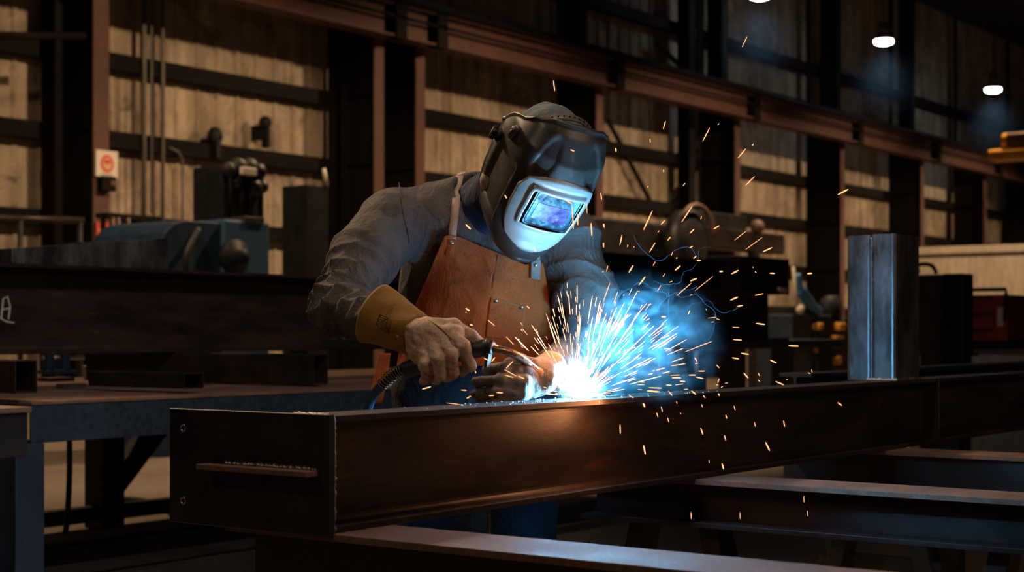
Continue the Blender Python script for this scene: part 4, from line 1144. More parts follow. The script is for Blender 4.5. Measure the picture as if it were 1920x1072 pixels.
# left glove, lying along the torch close to the arc
fL = [[c3(1000,706,3.56), c3(985,694,3.54), c3(945,689,3.512), c3(914,693,3.53)],
      [c3(1000,712,3.56), c3(984,714,3.525), c3(938,712,3.50), c3(893,716,3.525)],
      [c3(998,722,3.56), c3(978,733,3.525), c3(932,734,3.50), c3(890,738,3.525)],
      [c3(996,730,3.56), c3(972,749,3.53), c3(935,751,3.51), c3(903,753,3.53)]]
thL = [c3(1012,700,3.58), c3(1000,684,3.58), c3(975,676,3.575), c3(952,680,3.57)]
def gloveL(p):
    d = chain(p, [wrL, c3(1010,708,3.585), c3(990,722,3.565)], [.040,.038,.034], .02, ((.3,1,0), .75))
    for i, f in enumerate(fL):
        d = smin(d, chain(p, f, [.0160,.0150,.0135,.0118], .006), .004)
    d = smin(d, chain(p, thL, [.020,.017,.0145,.012], .006), .006)
    return d + .0015*snoise(p, 70, 63) + .0010*snoise(p*np.array((2,1,1)), 120, 64)
hand('glove', gloveL, [f[k] for f in fL for k in (0,3)]+thL+[wrL], M['glove_dark'], label='darker glove near the arc')
gaunt(c3(1096,655,3.84), c3(1032,696,3.62), .054, .042, M['jacket'], 'ribbed_cuff', .85, True, 7)
torch_root = thing('welding_torch', 'curved-neck welding torch in the gloved hands, tip at the arc', 'torch', toworld(c3(880,660,3.5)))
def W(px, py, d): return Vector(toworld(c3(px, py, d)))
def smoothpath(pts, n=8):
    out = []
    for i in range(len(pts)-1):
        p0 = pts[max(i-1,0)]; p1 = pts[i]; p2 = pts[i+1]; p3 = pts[min(i+2, len(pts)-1)]
        for k in range(n):
            t = k/n; out.append(.5*((2*p1)+(p2-p0)*t+(2*p0-5*p1+4*p2-p3)*t*t+(3*p1-p0-3*p2+p3)*t**3))
    out.append(pts[-1]); return out
M['torch_black'] = surface('torch handle plastic', (.012,.016,.024), (.02,.026,.036), None, 20, (.4,.55))
M['copper'] = surface('heated copper neck', (.32,.17,.11), (.45,.27,.19), (.15,.1,.09), 30, (.22,.4), .9, .1, .0006, 120)
M['hose'] = surface('blue hose rubber', (.02,.07,.15), (.035,.10,.2), None, 20, (.4,.55))
hp = smoothpath([W(758,694,3.56), W(800,680,3.54), W(850,662,3.525), W(915,651,3.49)])
MB().tube(hp, [.018+.004*math.sin(3.1*i/len(hp)) for i in range(len(hp))], 16).build('handle', M['torch_black'], torch_root, smooth=True)
MB().tube([W(908,652,3.49), W(912,651,3.49), W(922,652,3.49), W(926,653,3.488)], [.015,.0195,.0195,.012], 16).build('collar_ring', M['mill'], torch_root, smooth=True)
mb = MB(); mb.box((-.008,-.004,-.032), (.008,.004,0), Matrix.Translation(W(917,662,3.475)) @ Matrix.Rotation(.2, 4, 'X')); mb.build('trigger', M['torch_black'], torch_root, bevel=.002)
np_ = smoothpath([W(922,653,3.49), W(948,658,3.50), W(975,670,3.52), W(1000,690,3.55), W(1030,715,3.585)])
MB().tube(np_, .0095, 14).build('neck', M['copper'], torch_root, smooth=True)
nd = (W(1064,735,3.60)-W(1030,715,3.585)).normalized(); a = W(1026,712,3.582)
MB().tube([a, a+nd*.004, a+nd*.012, a+nd*.034, a+nd*.040], [.0095,.0125,.0125,.0105,.009], 16).build('nozzle', M['copper'], torch_root, smooth=True)
MB().tube([a+nd*.038, a+nd*.050], .0011, 6).build('contact_wire', M['steel_bright'], torch_root)
# spring strain relief and hose
sp = smoothpath([W(758,692,3.56), W(738,702,3.57), W(716,722,3.585)]); 
MB().tube(sp, .0095, 12).build('hose_sleeve', M['torch_black'], torch_root, smooth=True)
turns = 11; pts = []
for i in range(turns*14+1):
    t = i/(turns*14); j = min(int(t*(len(sp)-1)), len(sp)-2); f = t*(len(sp)-1)-j
    c_ = sp[j].lerp(sp[j+1], f); tg = (sp[j+1]-sp[j]).normalized(); n = tg.cross(Vector((0,0,1))).normalized(); b = tg.cross(n)
    an = 2*math.pi*i/14; pts.append(c_+(n*math.cos(an)+b*math.sin(an))*(.0125+.002*math.sin(math.pi*t)))
MB().tube(pts, .0014, 6).build('strain_spring', M['steel_bright'], torch_root, smooth=True)
hs = smoothpath([W(718,720,3.585), W(700,742,3.60), W(688,768,3.61), W(672,830,3.62), C(-.36,3.62,-.55), C(-.40,3.66,-1.0), C(-.44,3.8,-1.036), C(-.8,4.0,-1.036), C(-1.5,4.0,-1.036), C(-2.4,4.2,-1.036)])
MB().tube(hs, .0115, 12).build('hose', M['hose'], torch_root, smooth=True)
def glow(name, c, s):
    m = bpy.data.materials.new(name); m.use_nodes = True; nt = m.node_tree; nt.nodes.clear()
    e = nt.nodes.new('ShaderNodeEmission'); o = nt.nodes.new('ShaderNodeOutputMaterial'); e.inputs[0].default_value = (*c, 1); e.inputs[1].default_value = s
    nt.links.new(e.outputs[0], o.inputs[0]); return m
M['spark'] = glow('glowing spark', (1, .36, .14), 2.3)
M['spark_hot'] = glow('white hot spark', (1, .50, .27), 3.6)
M['arc'] = glow('arc plasma', (.55, .82, 1), 60)
def spindle(a, b, r, seg=6):
    a = Vector(a); b = Vector(b); mb = MB()
    mb.tube([a.lerp(b, t) for t in (0, .12, .35, .75, .93, 1)], [r*.25, r*.7, r, r, r*.7, r*.25], seg); return mb
def spark_obj(a, b, r, label, group, mat='spark'):
    c = (Vector(a)+Vector(b))/2; mb = spindle(Vector(a)-c, Vector(b)-c, r)
    o = mb.build('spark', M[mat], smooth=True); o.location = c
    return tag(o, label, 'spark', group)
ZL = []
def addz(ox, oy, sc, txt, ws=1.0):
    for q in txt.split(';'):
        v = [float(k) for k in q.split(',')]
        if len(v) < 5: v.append(3*sc/3)
        ZL.append((ox+v[0]/sc, oy+v[1]/sc, ox+v[2]/sc, oy+v[3]/sc, v[4]/sc*ws))
addz(1100,400,2.978,"27,125,27,55,4;96,78,99,58,3;95,190,97,162,2;186,178,197,120,4;318,95,362,0,3;418,60,438,35,3;530,48,565,0,3;637,32,641,14,2;708,88,741,67,6;575,112,600,88,6;452,150,467,132,6;350,217,383,163,5;228,188,230,174,5;261,190,267,184,3;397,107,406,96,2;825,150,893,97,3;887,202,981,133,3;983,215,1036,190,7;573,193,594,182,5;473,235,480,215,2;500,252,505,246,5;597,252,613,237,5;615,262,638,264,8;110,325,119,292,4;90,328,92,322,5;235,330,260,290,7;370,292,383,270,4;493,318,524,292,8;742,324,760,323,9;808,338,848,317,8;928,303,931,298,4;942,322,945,330,5;1022,333,1050,335,8;1232,336,1258,334,9;292,400,328,352,7;425,353,438,335,3;460,385,478,378,4;578,378,616,362,8;90,500,130,388,5;150,505,174,437,5;395,435,416,400,3;285,437,297,435,4;502,460,585,388,4;604,432,706,350,3;575,458,590,452,3;802,485,845,466,8;940,458,985,447,6;838,520,873,512,6;342,512,360,506,6;667,530,669,540,3;565,565,577,540,5;260,588,338,500,4;417,577,442,576,9;675,585,725,578,3;722,588,742,592,3;945,613,995,620,8;330,598,352,586,4;815,635,852,637,5;312,652,352,608,4;160,630,250,560,6;150,650,225,565,5;368,683,447,630,4;695,608,710,604,2;818,704,866,707,6;548,773,702,713,4;447,790,540,752,4;425,698,460,680,4;352,712,420,660,3;365,745,395,727,4;430,757,465,755,4;1127,738,1184,741,9;862,780,905,787,8;812,805,850,812,7;1025,818,1060,835,7;603,805,616,825,5;605,838,622,835,5;470,830,545,805,4;470,852,552,838,5;725,845,740,862,5;365,880,382,876,4;388,875,437,862,7;422,892,463,882,5;465,903,520,901,5;475,917,528,917,6;622,880,660,880,6;570,902,608,902,7;608,912,652,922,6;520,936,550,938,6;877,890,902,918,7;957,890,967,908,4;957,928,967,938,4;1055,937,1100,957,7;1113,930,1124,927,3;732,945,740,922,5;720,955,735,958,4;750,972,760,965,4;772,948,788,946,3;443,957,475,960,6;343,972,420,975,6;335,990,408,996,9;280,940,325,942,5;283,957,325,955,4;285,982,310,984,4;585,990,610,1010,7;650,1015,662,1030,5;735,1005,742,1018,7;235,1015,262,1030,5;455,990,478,1018,5;500,1048,505,1060,3;1402,1055,1425,1072,6;1235,888,1250,895,3;1256,870,1259,888,3;320,1062,325,1074,6;180,720,220,665,5;190,725,265,645,4;205,770,275,745,4")
addz(860,700,1.811,"548,172,549,205,4;628,243,634,275,5;625,100,633,115,5;688,112,692,130,3;672,133,677,148,3;709,150,714,165,3;740,95,742,103,2;753,133,754,138,2;825,105,828,115,2;935,110,939,124,3;907,140,911,153,3;822,184,829,207,4;903,210,907,228,3;850,294,851,304,2;894,305,900,325,5;1004,165,1008,180,2;1103,160,1107,180,3;1042,233,1056,262,5;1172,415,1173,438,1.6;1184,465,1186,485,1.6;789,470,790,494,1.6;955,470,956,494,1.6;477,92,478,102,3")
addz(650,560,4.872,"1087,85,1122,110,12;1085,120,1095,125,6;1128,235,1150,242,12;1287,190,1354,248,7;1588,215,1606,242,6;1645,65,1668,85,10;1455,345,1528,420,6;1565,368,1578,375,12;690,825,770,803,11;1045,832,1095,836,10;1095,910,1135,890,10;1175,660,1180,678,9;1345,415,1385,430,12;1255,542,1298,565,8;1325,572,1355,535,10;1455,635,1520,570,8;1440,645,1550,705,7;1445,695,1520,718,7;1570,705,1625,730,8;1370,855,1425,860,10;1300,885,1345,882,10;910,950,1035,965,4")
addz(850,170,3.35,"323,655,335,675,8;78,840,110,870,9;735,370,760,380,7;700,685,745,710,9;745,710,755,870,7;780,770,782,845,7;865,830,870,912,8;838,700,840,770,4;925,640,932,685,7;942,835,948,860,7;1020,360,1022,382,9;1045,970,1060,905,7;940,955,945,985,6;510,985,515,1010,8")
addz(1200,0,2.233,"427,198,449,152,3;97,540,107,507,4;262,592,292,535,4;326,522,331,517,3;410,662,443,622,4;470,610,475,602,3;442,776,480,738,4;828,815,872,792,6;42,580,43,596,3;98,710,99,720,3;32,785,34,778,3;180,778,189,766,3;174,930,219,862,4;15,960,52,882,4;88,940,105,920,4;255,918,257,905,3")
addz(600,0,2.553,"1117,385,1124,435,5")
rs = random.Random(11)
for (x1, y1, x2, y2, w_) in ZL:
    xm, ym = (x1+x2)/2, (y1+y2)/2
    beam_top = 780-.0627*(xm-625)
    if ym > beam_top - 6 and xm > 640:
        Y = rs.uniform(1.72, 1.92) if ym < beam_top+230 and ym < 880 else rs.uniform(1.5, 1.75)
        a, b = PY(x1, y1, Y), PY(x2, y2, Y-rs.uniform(-.01,.01)); lab, grp = ('orange spark falling in front of the beam', 'sparks falling past the beam')
    else:
        if xm < 1010: d = rs.uniform(3.26, 3.36); lab, grp = ('orange spark flying in front of the apron and gloves', 'sparks in front of the worker')
        elif ym < 500: d = rs.uniform(3.32, 3.55); lab, grp = ('orange spark high in the air above the weld', 'sparks high above the weld')
        else: d = rs.uniform(3.5, 3.75) if xm > 1150 else rs.uniform(3.35, 3.5); lab, grp = ('bright orange spark drifting to the right of the weld', 'sparks right of the weld')
        a, b = P(x1, y1, d), P(x2, y2, d+rs.uniform(-.02,.02))
    r = max(w_*.5*(a-Vector((0,0,H))).length/F, .0006)
    spark_obj(a, b, r, lab, grp)
# fountain of fine streaks round the arc
def fan(n, seed, lo, hi, l0, l1):
    g = random.Random(seed); out = []
    while len(out) < n:
        th = g.gauss(14, 42)       # degrees from upright toward the beam's far end
        if abs(th) > 86: continue
        ph = g.gauss(0, 38)
        t = math.radians(th); q = math.radians(ph)
        d_ = Vector((math.sin(t)*math.cos(q*.6), -.15+math.sin(q)*.5, math.cos(t))).normalized()
        d_ = (C(d_.x, -d_.y*.0+d_.y, d_.z)-C(0,0,0)).normalized()
        s = g.uniform(lo, hi)*(1.0 if th > -20 else .8); L = g.uniform(l0, l1)
        b0 = ARC+Vector((g.uniform(-.015,.015), g.uniform(-.01,.01), 0))
        out.append((b0+d_*s, b0+d_*(s+L), g))
    return out
for a, b, g in fan(95, 5, .05, .22, .02, .075): spark_obj(a, b, g.uniform(.00055, .0010), 'thin glowing streak in the fountain of sparks around the arc', 'fountain of sparks at the arc', 'spark_hot')
mb = MB()
for a, b, g in fan(150, 9, .018, .07, .02, .05): mb.v, mb.f; m2 = spindle(a, b, g.uniform(.0003, .0006), 4); mb.add(m2.v, m2.f)
for a, b, g in fan(110, 12, .10, .26, .004, .02): m2 = spindle(a, b, g.uniform(.0003, .0006), 4); mb.add(m2.v, m2.f)
o = mb.build('fine_spark_spray', M['spark_hot']); tag(o, 'fine spray of tiny sparks bursting from the welding arc', 'sparks', None, 'stuff')
# the arc on the flange
mb = MB(); g = random.Random(3)
mb.ball(ARC+Vector((0,0,-.002)), (.020,.014,.006), 20, 10)
for i in range(26):
    an = g.uniform(0, 6.28); L = g.uniform(.015, .034); el = g.uniform(.0, .35)
    d_ = Vector((math.cos(an)*1.5, math.sin(an)*.6, el)); mb.tube([ARC, ARC+d_*L*.6, ARC+d_*L], [.003,.0016,.0003], 6)
tag(mb.build('welding_arc', M['arc'], smooth=True), 'blinding blue-white welding arc burning on the beam', 'arc')
# ---- smoke
def smoke_mat(name, dens, col, n_scale, lowthr, center_r, aniso=0.0, fall='sphere'):
    m = bpy.data.materials.new(name); m.use_nodes = True; nt = m.node_tree; nt.nodes.clear()
    o = nt.nodes.new('ShaderNodeOutputMaterial'); v = nt.nodes.new('ShaderNodeVolumePrincipled')
    v.inputs['Color'].default_value = (*col, 1); v.inputs['Anisotropy'].default_value = aniso
    tc = nt.nodes.new('ShaderNodeTexCoord')
    nz = nt.nodes.new('ShaderNodeTexNoise'); nz.inputs['Scale'].default_value = n_scale; nz.inputs['Detail'].default_value = 4; nz.inputs['Roughness'].default_value = .6; nz.inputs['Distortion'].default_value = 1.2
    nt.links.new(tc.outputs['Object'], nz.inputs['Vector'])
    mr = nt.nodes.new('ShaderNodeMapRange'); mr.inputs[1].default_value = lowthr; mr.inputs[2].default_value = .72; mr.inputs[3].default_value = 0; mr.inputs[4].default_value = 1
    nt.links.new(nz.outputs['Fac'], mr.inputs[0])
    ln = nt.nodes.new('ShaderNodeVectorMath'); ln.operation = 'LENGTH'; nt.links.new(tc.outputs['Object'], ln.inputs[0])
    fr = nt.nodes.new('ShaderNodeMapRange'); fr.interpolation_type = 'SMOOTHSTEP'; fr.inputs[1].default_value = .97; fr.inputs[2].default_value = center_r; fr.inputs[3].default_value = 0; fr.inputs[4].default_value = dens
    nt.links.new(ln.outputs['Value'], fr.inputs[0])
    mu = nt.nodes.new('ShaderNodeMath'); mu.operation = 'MULTIPLY'; nt.links.new(mr.outputs[0], mu.inputs[0]); nt.links.new(fr.outputs[0], mu.inputs[1])
    nt.links.new(mu.outputs[0], v.inputs['Density']); nt.links.new(v.outputs[0], o.inputs['Volume']); return m
def puff(name, c, rad, mat, label):
    mb = MB(); mb.ball((0,0,0), 1.0, 20, 12); o = mb.build(name, mat, smooth=True); o.location = c; o.scale = rad
    return tag(o, label, 'smoke', None, 'stuff')
M['smoke'] = smoke_mat('weld smoke', 9, (.45,.80,1), 3.6, .50, .0)
M['bloom'] = smoke_mat('dense fume', 3.0, (.75,.92,1), 1.5, .2, .0)
M['haze'] = smoke_mat('lamp haze', .10, (.5,.75,1), 1.0, .0, .0)
a = P(1205, 640, 3.80)
puff('weld_smoke', a, (.27,.20,.19), M['smoke'], 'blue-lit wisps of smoke drifting right of the welding arc')
puff('arc_bloom', ARC+Vector((.012,0,.022)), (.10,.07,.036), M['bloom'], 'puff added for the fume right around the welding arc')  # scattering puff added to draw the bloom of the arc

for (px, py, d, lab) in ((1657,74,40,'faint blue haze glowing under the nearer ceiling lamp in full view'),(1862,165,47,'faint blue haze glowing under the farther ceiling lamp'),(1425,-12,36,'faint blue haze glowing under the ceiling lamp cut by the top edge')):
    puff('lamp_haze', P(px, py, d)-Vector((0,0,1.15)), (1.1,1.1,1.1), M['haze'], lab)

# hair-thin curling threads of smoke
M['thread'] = plain('smoke thread', (.03,.09,.14), .9)
g = random.Random(21); mb = MB()
for k in range(14):
    x = g.uniform(1120, 1330); y = g.uniform(470, 700); an = g.uniform(-2.4, -.4); pts = []; d = g.uniform(3.65, 3.95)
    for i in range(g.randint(14, 34)):
        an += g.gauss(0, .42); x += 5.5*math.cos(an); y += 5.5*math.sin(an); d += g.gauss(0, .004); pts.append(P(x, y, d))
    r0 = g.uniform(.00014, .00032); mb.tube(smoothpath(pts, 4), r0, 5)
for path in (((1232,818),(1243,850),(1262,872),(1280,905),(1298,945)),((1352,905),(1372,900),(1400,888),(1420,900),(1436,930))):
    pass
tag(mb.build('smoke_threads', M['thread'], smooth=True), 'fine curling blue smoke threads in the air right of the arc', 'smoke', None, 'stuff')
def pbox(px0, py0, px1, py1, Y, depth, bottom=None):
    """box whose face toward the viewer spans the given picture corners at distance plane Y"""
    a, b = PY(px0, py1, Y), PY(px1, py0, Y)
    return (a.x, Y, a.z if bottom is None else bottom), (b.x, Y+depth, b.z)
# ---- blue machine tool with black drill head, left
Yb = 10.2
t = thing('machine_tool', 'blue machine tool with a black head, behind the big beam at left', 'machine', PY(400, 560, Yb))
lo, hi = pbox(300, 418, 420, 560, Yb, .9, 0)
x0, x1, z1 = lo[0], hi[0], hi[2]; zb = .0
MB().prism([(x0, 0), (x1, 0), (x1, z1), (x0+.28, z1), (x0+.16, z1-.03), (x0+.05, z1-.12), (x0, z1-.24)], Yb, Yb+.9, axis='Y').build('body', M['blue_paint'], t, bevel=.01)
lo, hi = pbox(422, 417, 506, 560, Yb-.05, .9, 0); MB().box(lo, hi).build('control_cabinet', plain('lighter blue machine paint', (.03,.10,.17), .55), t, bevel=.02)
c = PY(430, 482, Yb-.05)
MB().lathe([(.0,.0),(.13,.0),(.15,.03),(.15,.10),(.07,.12),(.06,.2),(0,.2)], Matrix.Translation(c) @ Matrix.Rotation(math.pi/2, 4, 'X'), 20).build('motor_cap', M['black'], t, smooth=True)
lo, hi = pbox(418, 318, 496, 417, Yb+.2, .4); MB().box(lo, hi).build('drill_head', M['black'], t, bevel=.02)
xa_, xb_ = lo[0], hi[0]
for i, (px, py, r_) in enumerate(((428,318,.07),(446,314,.09),(466,316,.10),(484,322,.08),(440,340,.07),(475,352,.09),(492,350,.06))):
    q = PY(px, py, Yb+.15); MB().ball(q, r_, 12, 8).build('pulley', M['mill_dark'], t, smooth=True)
for px in (432, 452, 470, 488):
    q = PY(px, 330, Yb+.12); q2 = PY(px, 405, Yb+.12); MB().tube([q, q2], .018, 8).build('hydraulic_line', M['column_dark'], t, smooth=True)
q = PY(470, 318, Yb+.03); mb = MB(); mb.box((q.x-.10, q.y, q.z-.05), (q.x+.08, q.y+.04, q.z+.02)); mb.build('data_plate', M['white_paint'], t, bevel=.01)
q = PY(478, 413, Yb-.06); MB().box((q.x-.12, q.y, q.z-.02), (q.x+.12, q.y+.3, q.z+.03)).build('tray', M['steel_bright'], t, bevel=.005)
cab = smoothpath([PY(372, 430, Yb-.02), PY(352, 470, Yb-.06), PY(350, 500, Yb-.06), PY(356, 540, Yb-.02)]); MB().tube(cab, .03, 8).build('cable', M['cable'], t, smooth=True)
# ---- dark column with small lamp right of it
lo, hi = pbox(576, 350, 616, 700, 11.0, .35, 0)
t = thing('control_post', 'dark upright machine post between the blue machine and the worker', 'post', (lo[0], 11, 0))
MB().box(lo, hi).build('post', M['black'], t, bevel=.01)
q1, q2 = PY(607, 316, 11), PY(613, 348, 11); MB().tube([q1, q2], .02, 8).build('indicator_tube', M['white_paint'], t, smooth=True)
# ---- handrail by the left edge
t = thing('handrail', 'pale pipe handrail in front of the wall at the left edge', 'rail', PY(80, 410, 14))
mb = MB(); a, b = PY(-20, 408, 14), PY(156, 413, 14); mb.tube([a, b], .035, 8); mb.build('top_rail', M['mill'], t, smooth=True)
for px in (38, 150, -15):
    a = PY(px, 410, 14); MB().tube([(a.x, 14, 0), (a.x, 14, a.z)], .03, 8).build('baluster', M['mill_dark'], t, smooth=True)
a = PY(-20, 66, 17); b = PY(158, 68, 17)
tag(MB().tube([a, b], .05, 8).build('wall_pipe', M['column_dark'], smooth=True), 'dark horizontal pipe high at the left edge', 'pipe')
# ---- step stand in front of the conduits
t = thing('tool_rack', 'dark wall rack with hanging tools at the foot of the three pipes', 'rack', PY(230, 430, 13))
a, b = PY(203, 402, 13), PY(235, 402, 13); MB().box((a.x, 13, a.z-.03), (b.x+.5, 13.2, a.z+.02)).build('shelf', M['column_dark'], t)
for px in (205, 228, 262): q = PY(px, 402, 13); MB().tube([(q.x, 13.1, 0), (q.x, 13.1, q.z)], .03, 8).build('leg', M['column_dark'], t, smooth=True)
for k, px in enumerate((212, 222, 240)): q = PY(px, 408, 12.98); MB().tube([q, q+Vector((.03*k, 0, -.35))], .02, 6).build('hanging_tool', M['lamp_shade'], t, smooth=True)
# ---- wall clutter: small fixtures and cables on the sheeting
for px, py, w_, h_, lab in ((403,262,.13,.3,'dark hanging hook block on the wall above the blue machine'),(497,238,.10,.34,'dark slim bracket on the wall right of the hook block'),(128,316,.09,.14,'small dark box on the wall in the far left bay')):
    q = PY(px, py, 18.2); t = thing('wall_fixture', lab, 'fixture', q)
    MB().ball(q+Vector((0,0,h_*.2)), (w_, .12, w_*1.1), 12, 8).build('pulley', M['black'], t, smooth=True)
    MB().box((q.x-w_*.35, 18.1, q.z-h_), (q.x+w_*.35, 18.26, q.z+h_*.2)).build('bracket', M['black'], t, bevel=.02)
    MB().box((q.x-w_*.2, 18.2, q.z-h_*.6), (q.x+w_*.2, 18.5, q.z+h_*.1)).build('wall_arm', M['black'], t)
# ---- items on the work table
def flat_bar(px0, py0, px1, w_, label, mat='rust', hgt=.01, Z=TZ):
    a = PZ(px0, py0, Z); b = PZ(px1, py0, Z); a.z = b.z = Z; y = (a.y+b.y)/2; x0_, x1_ = min(a.x, b.x), max(a.x, b.x)
    return tag(MB().box((x0_, y, Z+.0006), (x1_, y+w_, Z+hgt)).build('flat_bar', M[mat], bevel=.001), label, 'steel bar')
flat_bar(100, 728, 184, .06, 'short bright flat bar lying nearest the table edge', 'steel_bright', .02)
flat_bar(70, 715, 165, .1, 'rusty flat bar behind the bright one on the table', 'rust', .02)
flat_bar(210, 722, 293, .12, 'dark flat bar in the middle of the table', 'mill', .035)
flat_bar(385, 720, 428, .08, 'thin bright strip right of the small box tube', 'steel_bright', .006)
for px, py, lab in ((176,704,'left one of two pale steel offcuts standing on the table'),(241,702,'right one of two pale steel offcuts standing on the table')):
    q = PZ(px, py+8, TZ); t0 = MB().prism([(q.x-.04,TZ+.0006),(q.x+.035,TZ+.0006),(q.x+.0,TZ+.075),(q.x-.055,TZ+.07)], q.y, q.y+.03, axis='Y')
    tag(t0.build('steel_offcut', M['steel_bright'], bevel=.002), lab, 'steel offcut')
q = PZ(118, 700, TZ); t = thing('clamp', 'blue bench clamp under the big beam near the left edge', 'clamp', (q.x, q.y, TZ))
MB().box((q.x-.10, q.y, TZ), (q.x+.10, q.y+.12, TZ+.02)).build('base', M['blue_paint'], t, bevel=.004)
for dx in (-.09, .02): MB().box((q.x+dx, q.y+.02, TZ+.02), (q.x+dx+.05, q.y+.10, TZ+.16)).build('jaw', M['blue_paint'], t, bevel=.006)
MB().tube([(q.x-.1, q.y+.06, TZ+.09), (q.x+.2, q.y+.06, TZ+.09)], .012, 8).build('screw', M['steel_bright'], t, smooth=True)
# left-edge neighbour table with its own top
t = thing('side_table', 'small dark steel table cut by the left edge', 'table', (2.6, 4.2, 0))
a = PY(-40, 740, 4.3); b = PY(60, 742, 4.3)
MB().box((a.x, 4.3, TZ-.018), (b.x, 4.54, TZ+.0)).build('table_top', M['rust'], t, bevel=.002)
MB().box((a.x+.01, 4.31, TZ-.16), (b.x-.01, 4.53, TZ-.018)).build('apron_box', M['mill_dark'], t, bevel=.002)
MB().box((a.x+.02, 4.35, 0), (a.x+.09, 4.45, TZ-.16)).build('leg', M['mill_dark'], t)
MB().box((a.x+.02, 4.48, 0), (a.x+.09, 4.53, TZ-.16)).build('leg', M['mill_dark'], t)
# cables on the floor at left
pts = smoothpath([Vector((PY(128,830,6.3).x, 6.3, .75)), Vector((PY(130,880,6.2).x, 6.2, .35)), Vector((PY(118,950,6.0).x, 6.0, .06)), Vector((PY(85,985,5.8).x, 5.8, .02)), Vector((3.0, 5.6, .018))])
tag(MB().tube(pts, .014, 8).build('floor_cable', M['cable'], smooth=True), 'black cable hanging in a curve under the work table', 'cable')
pts = smoothpath([PZ(205, 935, .02), PZ(260, 938, .02), PZ(310, 952, .02), PZ(345, 975, .02), PZ(420, 985, .02)])
tag(MB().tube(pts, .02, 8).build('floor_cable', M['cable'], smooth=True), 'black cable snaking over the floor toward the end plate', 'cable')
pts = smoothpath([PZ(60, 962, .02), PZ(100, 962, .02), PZ(150, 966, .02), PZ(200, 960, .02)])
tag(MB().tube(pts, .018, 8).build('floor_cable', M['cable'], smooth=True), 'short black cable on the floor between the table legs', 'cable')
q = PZ(408, 1000, .0); t = thing('pipe_valve', 'small pale valve fitting on the floor below the end plate', 'valve', q)
q = PZ(400, 1002, .05)
MB().box((q.x-.05, q.y-.05, 0), (q.x+.04, q.y+.04, q.z+.03)).build('body', M['blue_paint'], t, bevel=.008)
MB().tube([q+Vector((.03,0,.0)), q+Vector((.11,-.05,.0))], .02, 10).build('nozzle', M['steel_bright'], t, smooth=True)
MB().lathe([(.035,.0),(.035,.015),(.01,.02),(0,.03)], Matrix.Translation(q+Vector((0,0,.03))), 16).build('wheel', M['steel_bright'], t, smooth=True)
# low skid beams on the floor, bottom left
for k, (py, w_, lab) in enumerate(((1000, .16, 'dark skid beam on the floor, upper one at bottom left'), (1052, .16, 'dark skid beam on the floor, lower one at bottom left'))):
    a = PY(60, py, 0.0+5.25-k*.65) if False else None
    y = 5.6-k*.75; x_a, x_b = 1.8, 6.6
    tag(MB().prism(I_poly(y, y+.18, 0.0, .15, .012, .01), x_a, x_b).build('skid_beam', M['mill_dark'], bevel=.001), lab, 'beam')
# ---- right mid ground: machine and stacked plate girders
Yg = 7.6
def gird(px0, py0, px1, py1, Y, w_, label, mat='mill_dark', fl=.02, zbot=None):
    a, b = PY(px0, py1, Y), PY(px1, py0, Y); a.z = zbot or a.z; t = thing('plate_girder', label, 'beam', ((a.x+b.x)/2, Y+w_/2, a.z))
    MB().prism(I_poly(Y, Y+w_, a.z, b.z, fl, .02), a.x, b.x).build('i_section', M[mat], t, bevel=.002); return t, a, b
t, a1, b1 = gird(1090, 490, 1379, 542.5, Yg, .34, 'long dark girder on top of the pile behind the sparks', 'mill_dark', zbot=PY(1480,549,Yg-.15).z+.001)
t, a2, b2 = gird(1080, 549, 1480, 640, Yg-.15, .5, 'deep dark girder at the bottom of the pile behind the sparks', 'mill')
lo, hi = pbox(1384, 486, 1480, 546, Yg-.05, .4); t = thing('steel_block', 'square dark steel section on the girder pile, at its right end', 'steel section', lo)
MB().box((lo[0]+.05, lo[1], b2.z+.001), hi).build('section', M['mill_dark'], t, bevel=.005)
for px in (1467, 1474):
    q = PY(px, 543, Yg-.2); MB().tube([q, q+Vector((0,.12,0))], .025, 8).build('bolt', M['steel_bright'], t, smooth=True)
zt_b = a2.z
t = thing('trestle_table', 'low dark trestle carrying the girder pile behind the sparks', 'trestle', ((a2.x+b2.x)/2, Yg, 0))
MB().box((a2.x+.1, Yg-.2, zt_b-.09), (b2.x+1.2, Yg+.5, zt_b-.001)).build('top_rail', M['navy_paint'], t, bevel=.004)
for xx in np.linspace(a2.x+.4, b2.x+.9, 5):
    MB().box((xx, Yg-.15, 0), (xx+.12, Yg-.05, zt_b-.09)).build('leg', M['mill_dark'], t); MB().box((xx, Yg+.3, 0), (xx+.12, Yg+.4, zt_b-.09)).build('leg', M['mill_dark'], t)
MB().box((a2.x+.1, Yg-.17, .25), (b2.x+1.2, Yg-.07, .36)).build('stretcher', M['navy_paint'], t)
# heavy press behind
Ym = 11.5
t = thing('press_machine', 'dark press with a pale cross arm, behind the sparks', 'machine', PY(1280, 600, Ym))
lo, hi = pbox(1110, 425, 1300, 600, Ym, 1.0, 0); MB().box(lo, hi).build('frame', M['mill_dark'], t, bevel=.03)
c = PY(1272, 455, Ym-.1); MB().lathe([(.0,0),(.42,0),(.46,.04),(.46,.22),(.3,.28),(.0,.3)], Matrix.Translation(c) @ Matrix.Rotation(math.pi/2, 4, 'X'), 28).build('flywheel', M['mill_dark'], t, smooth=True)
pts = [c+Vector((.52*math.cos(a_), -.3, .52*math.sin(a_))) for a_ in np.linspace(.2, 2.4, 14)]; MB().tube(pts, .035, 8).build('guard_hoop', M['lamp_shade'], t, smooth=True)
lo, hi = pbox(1300, 440, 1472, 462, Ym-.2, .3); MB().box(lo, hi).build('cross_arm', M['mill'], t, bevel=.02)
lo, hi = pbox(1300, 405, 1400, 432, Ym-.1, .3); MB().box(lo, hi).build('upper_arm', M['mill_dark'], t, bevel=.02)
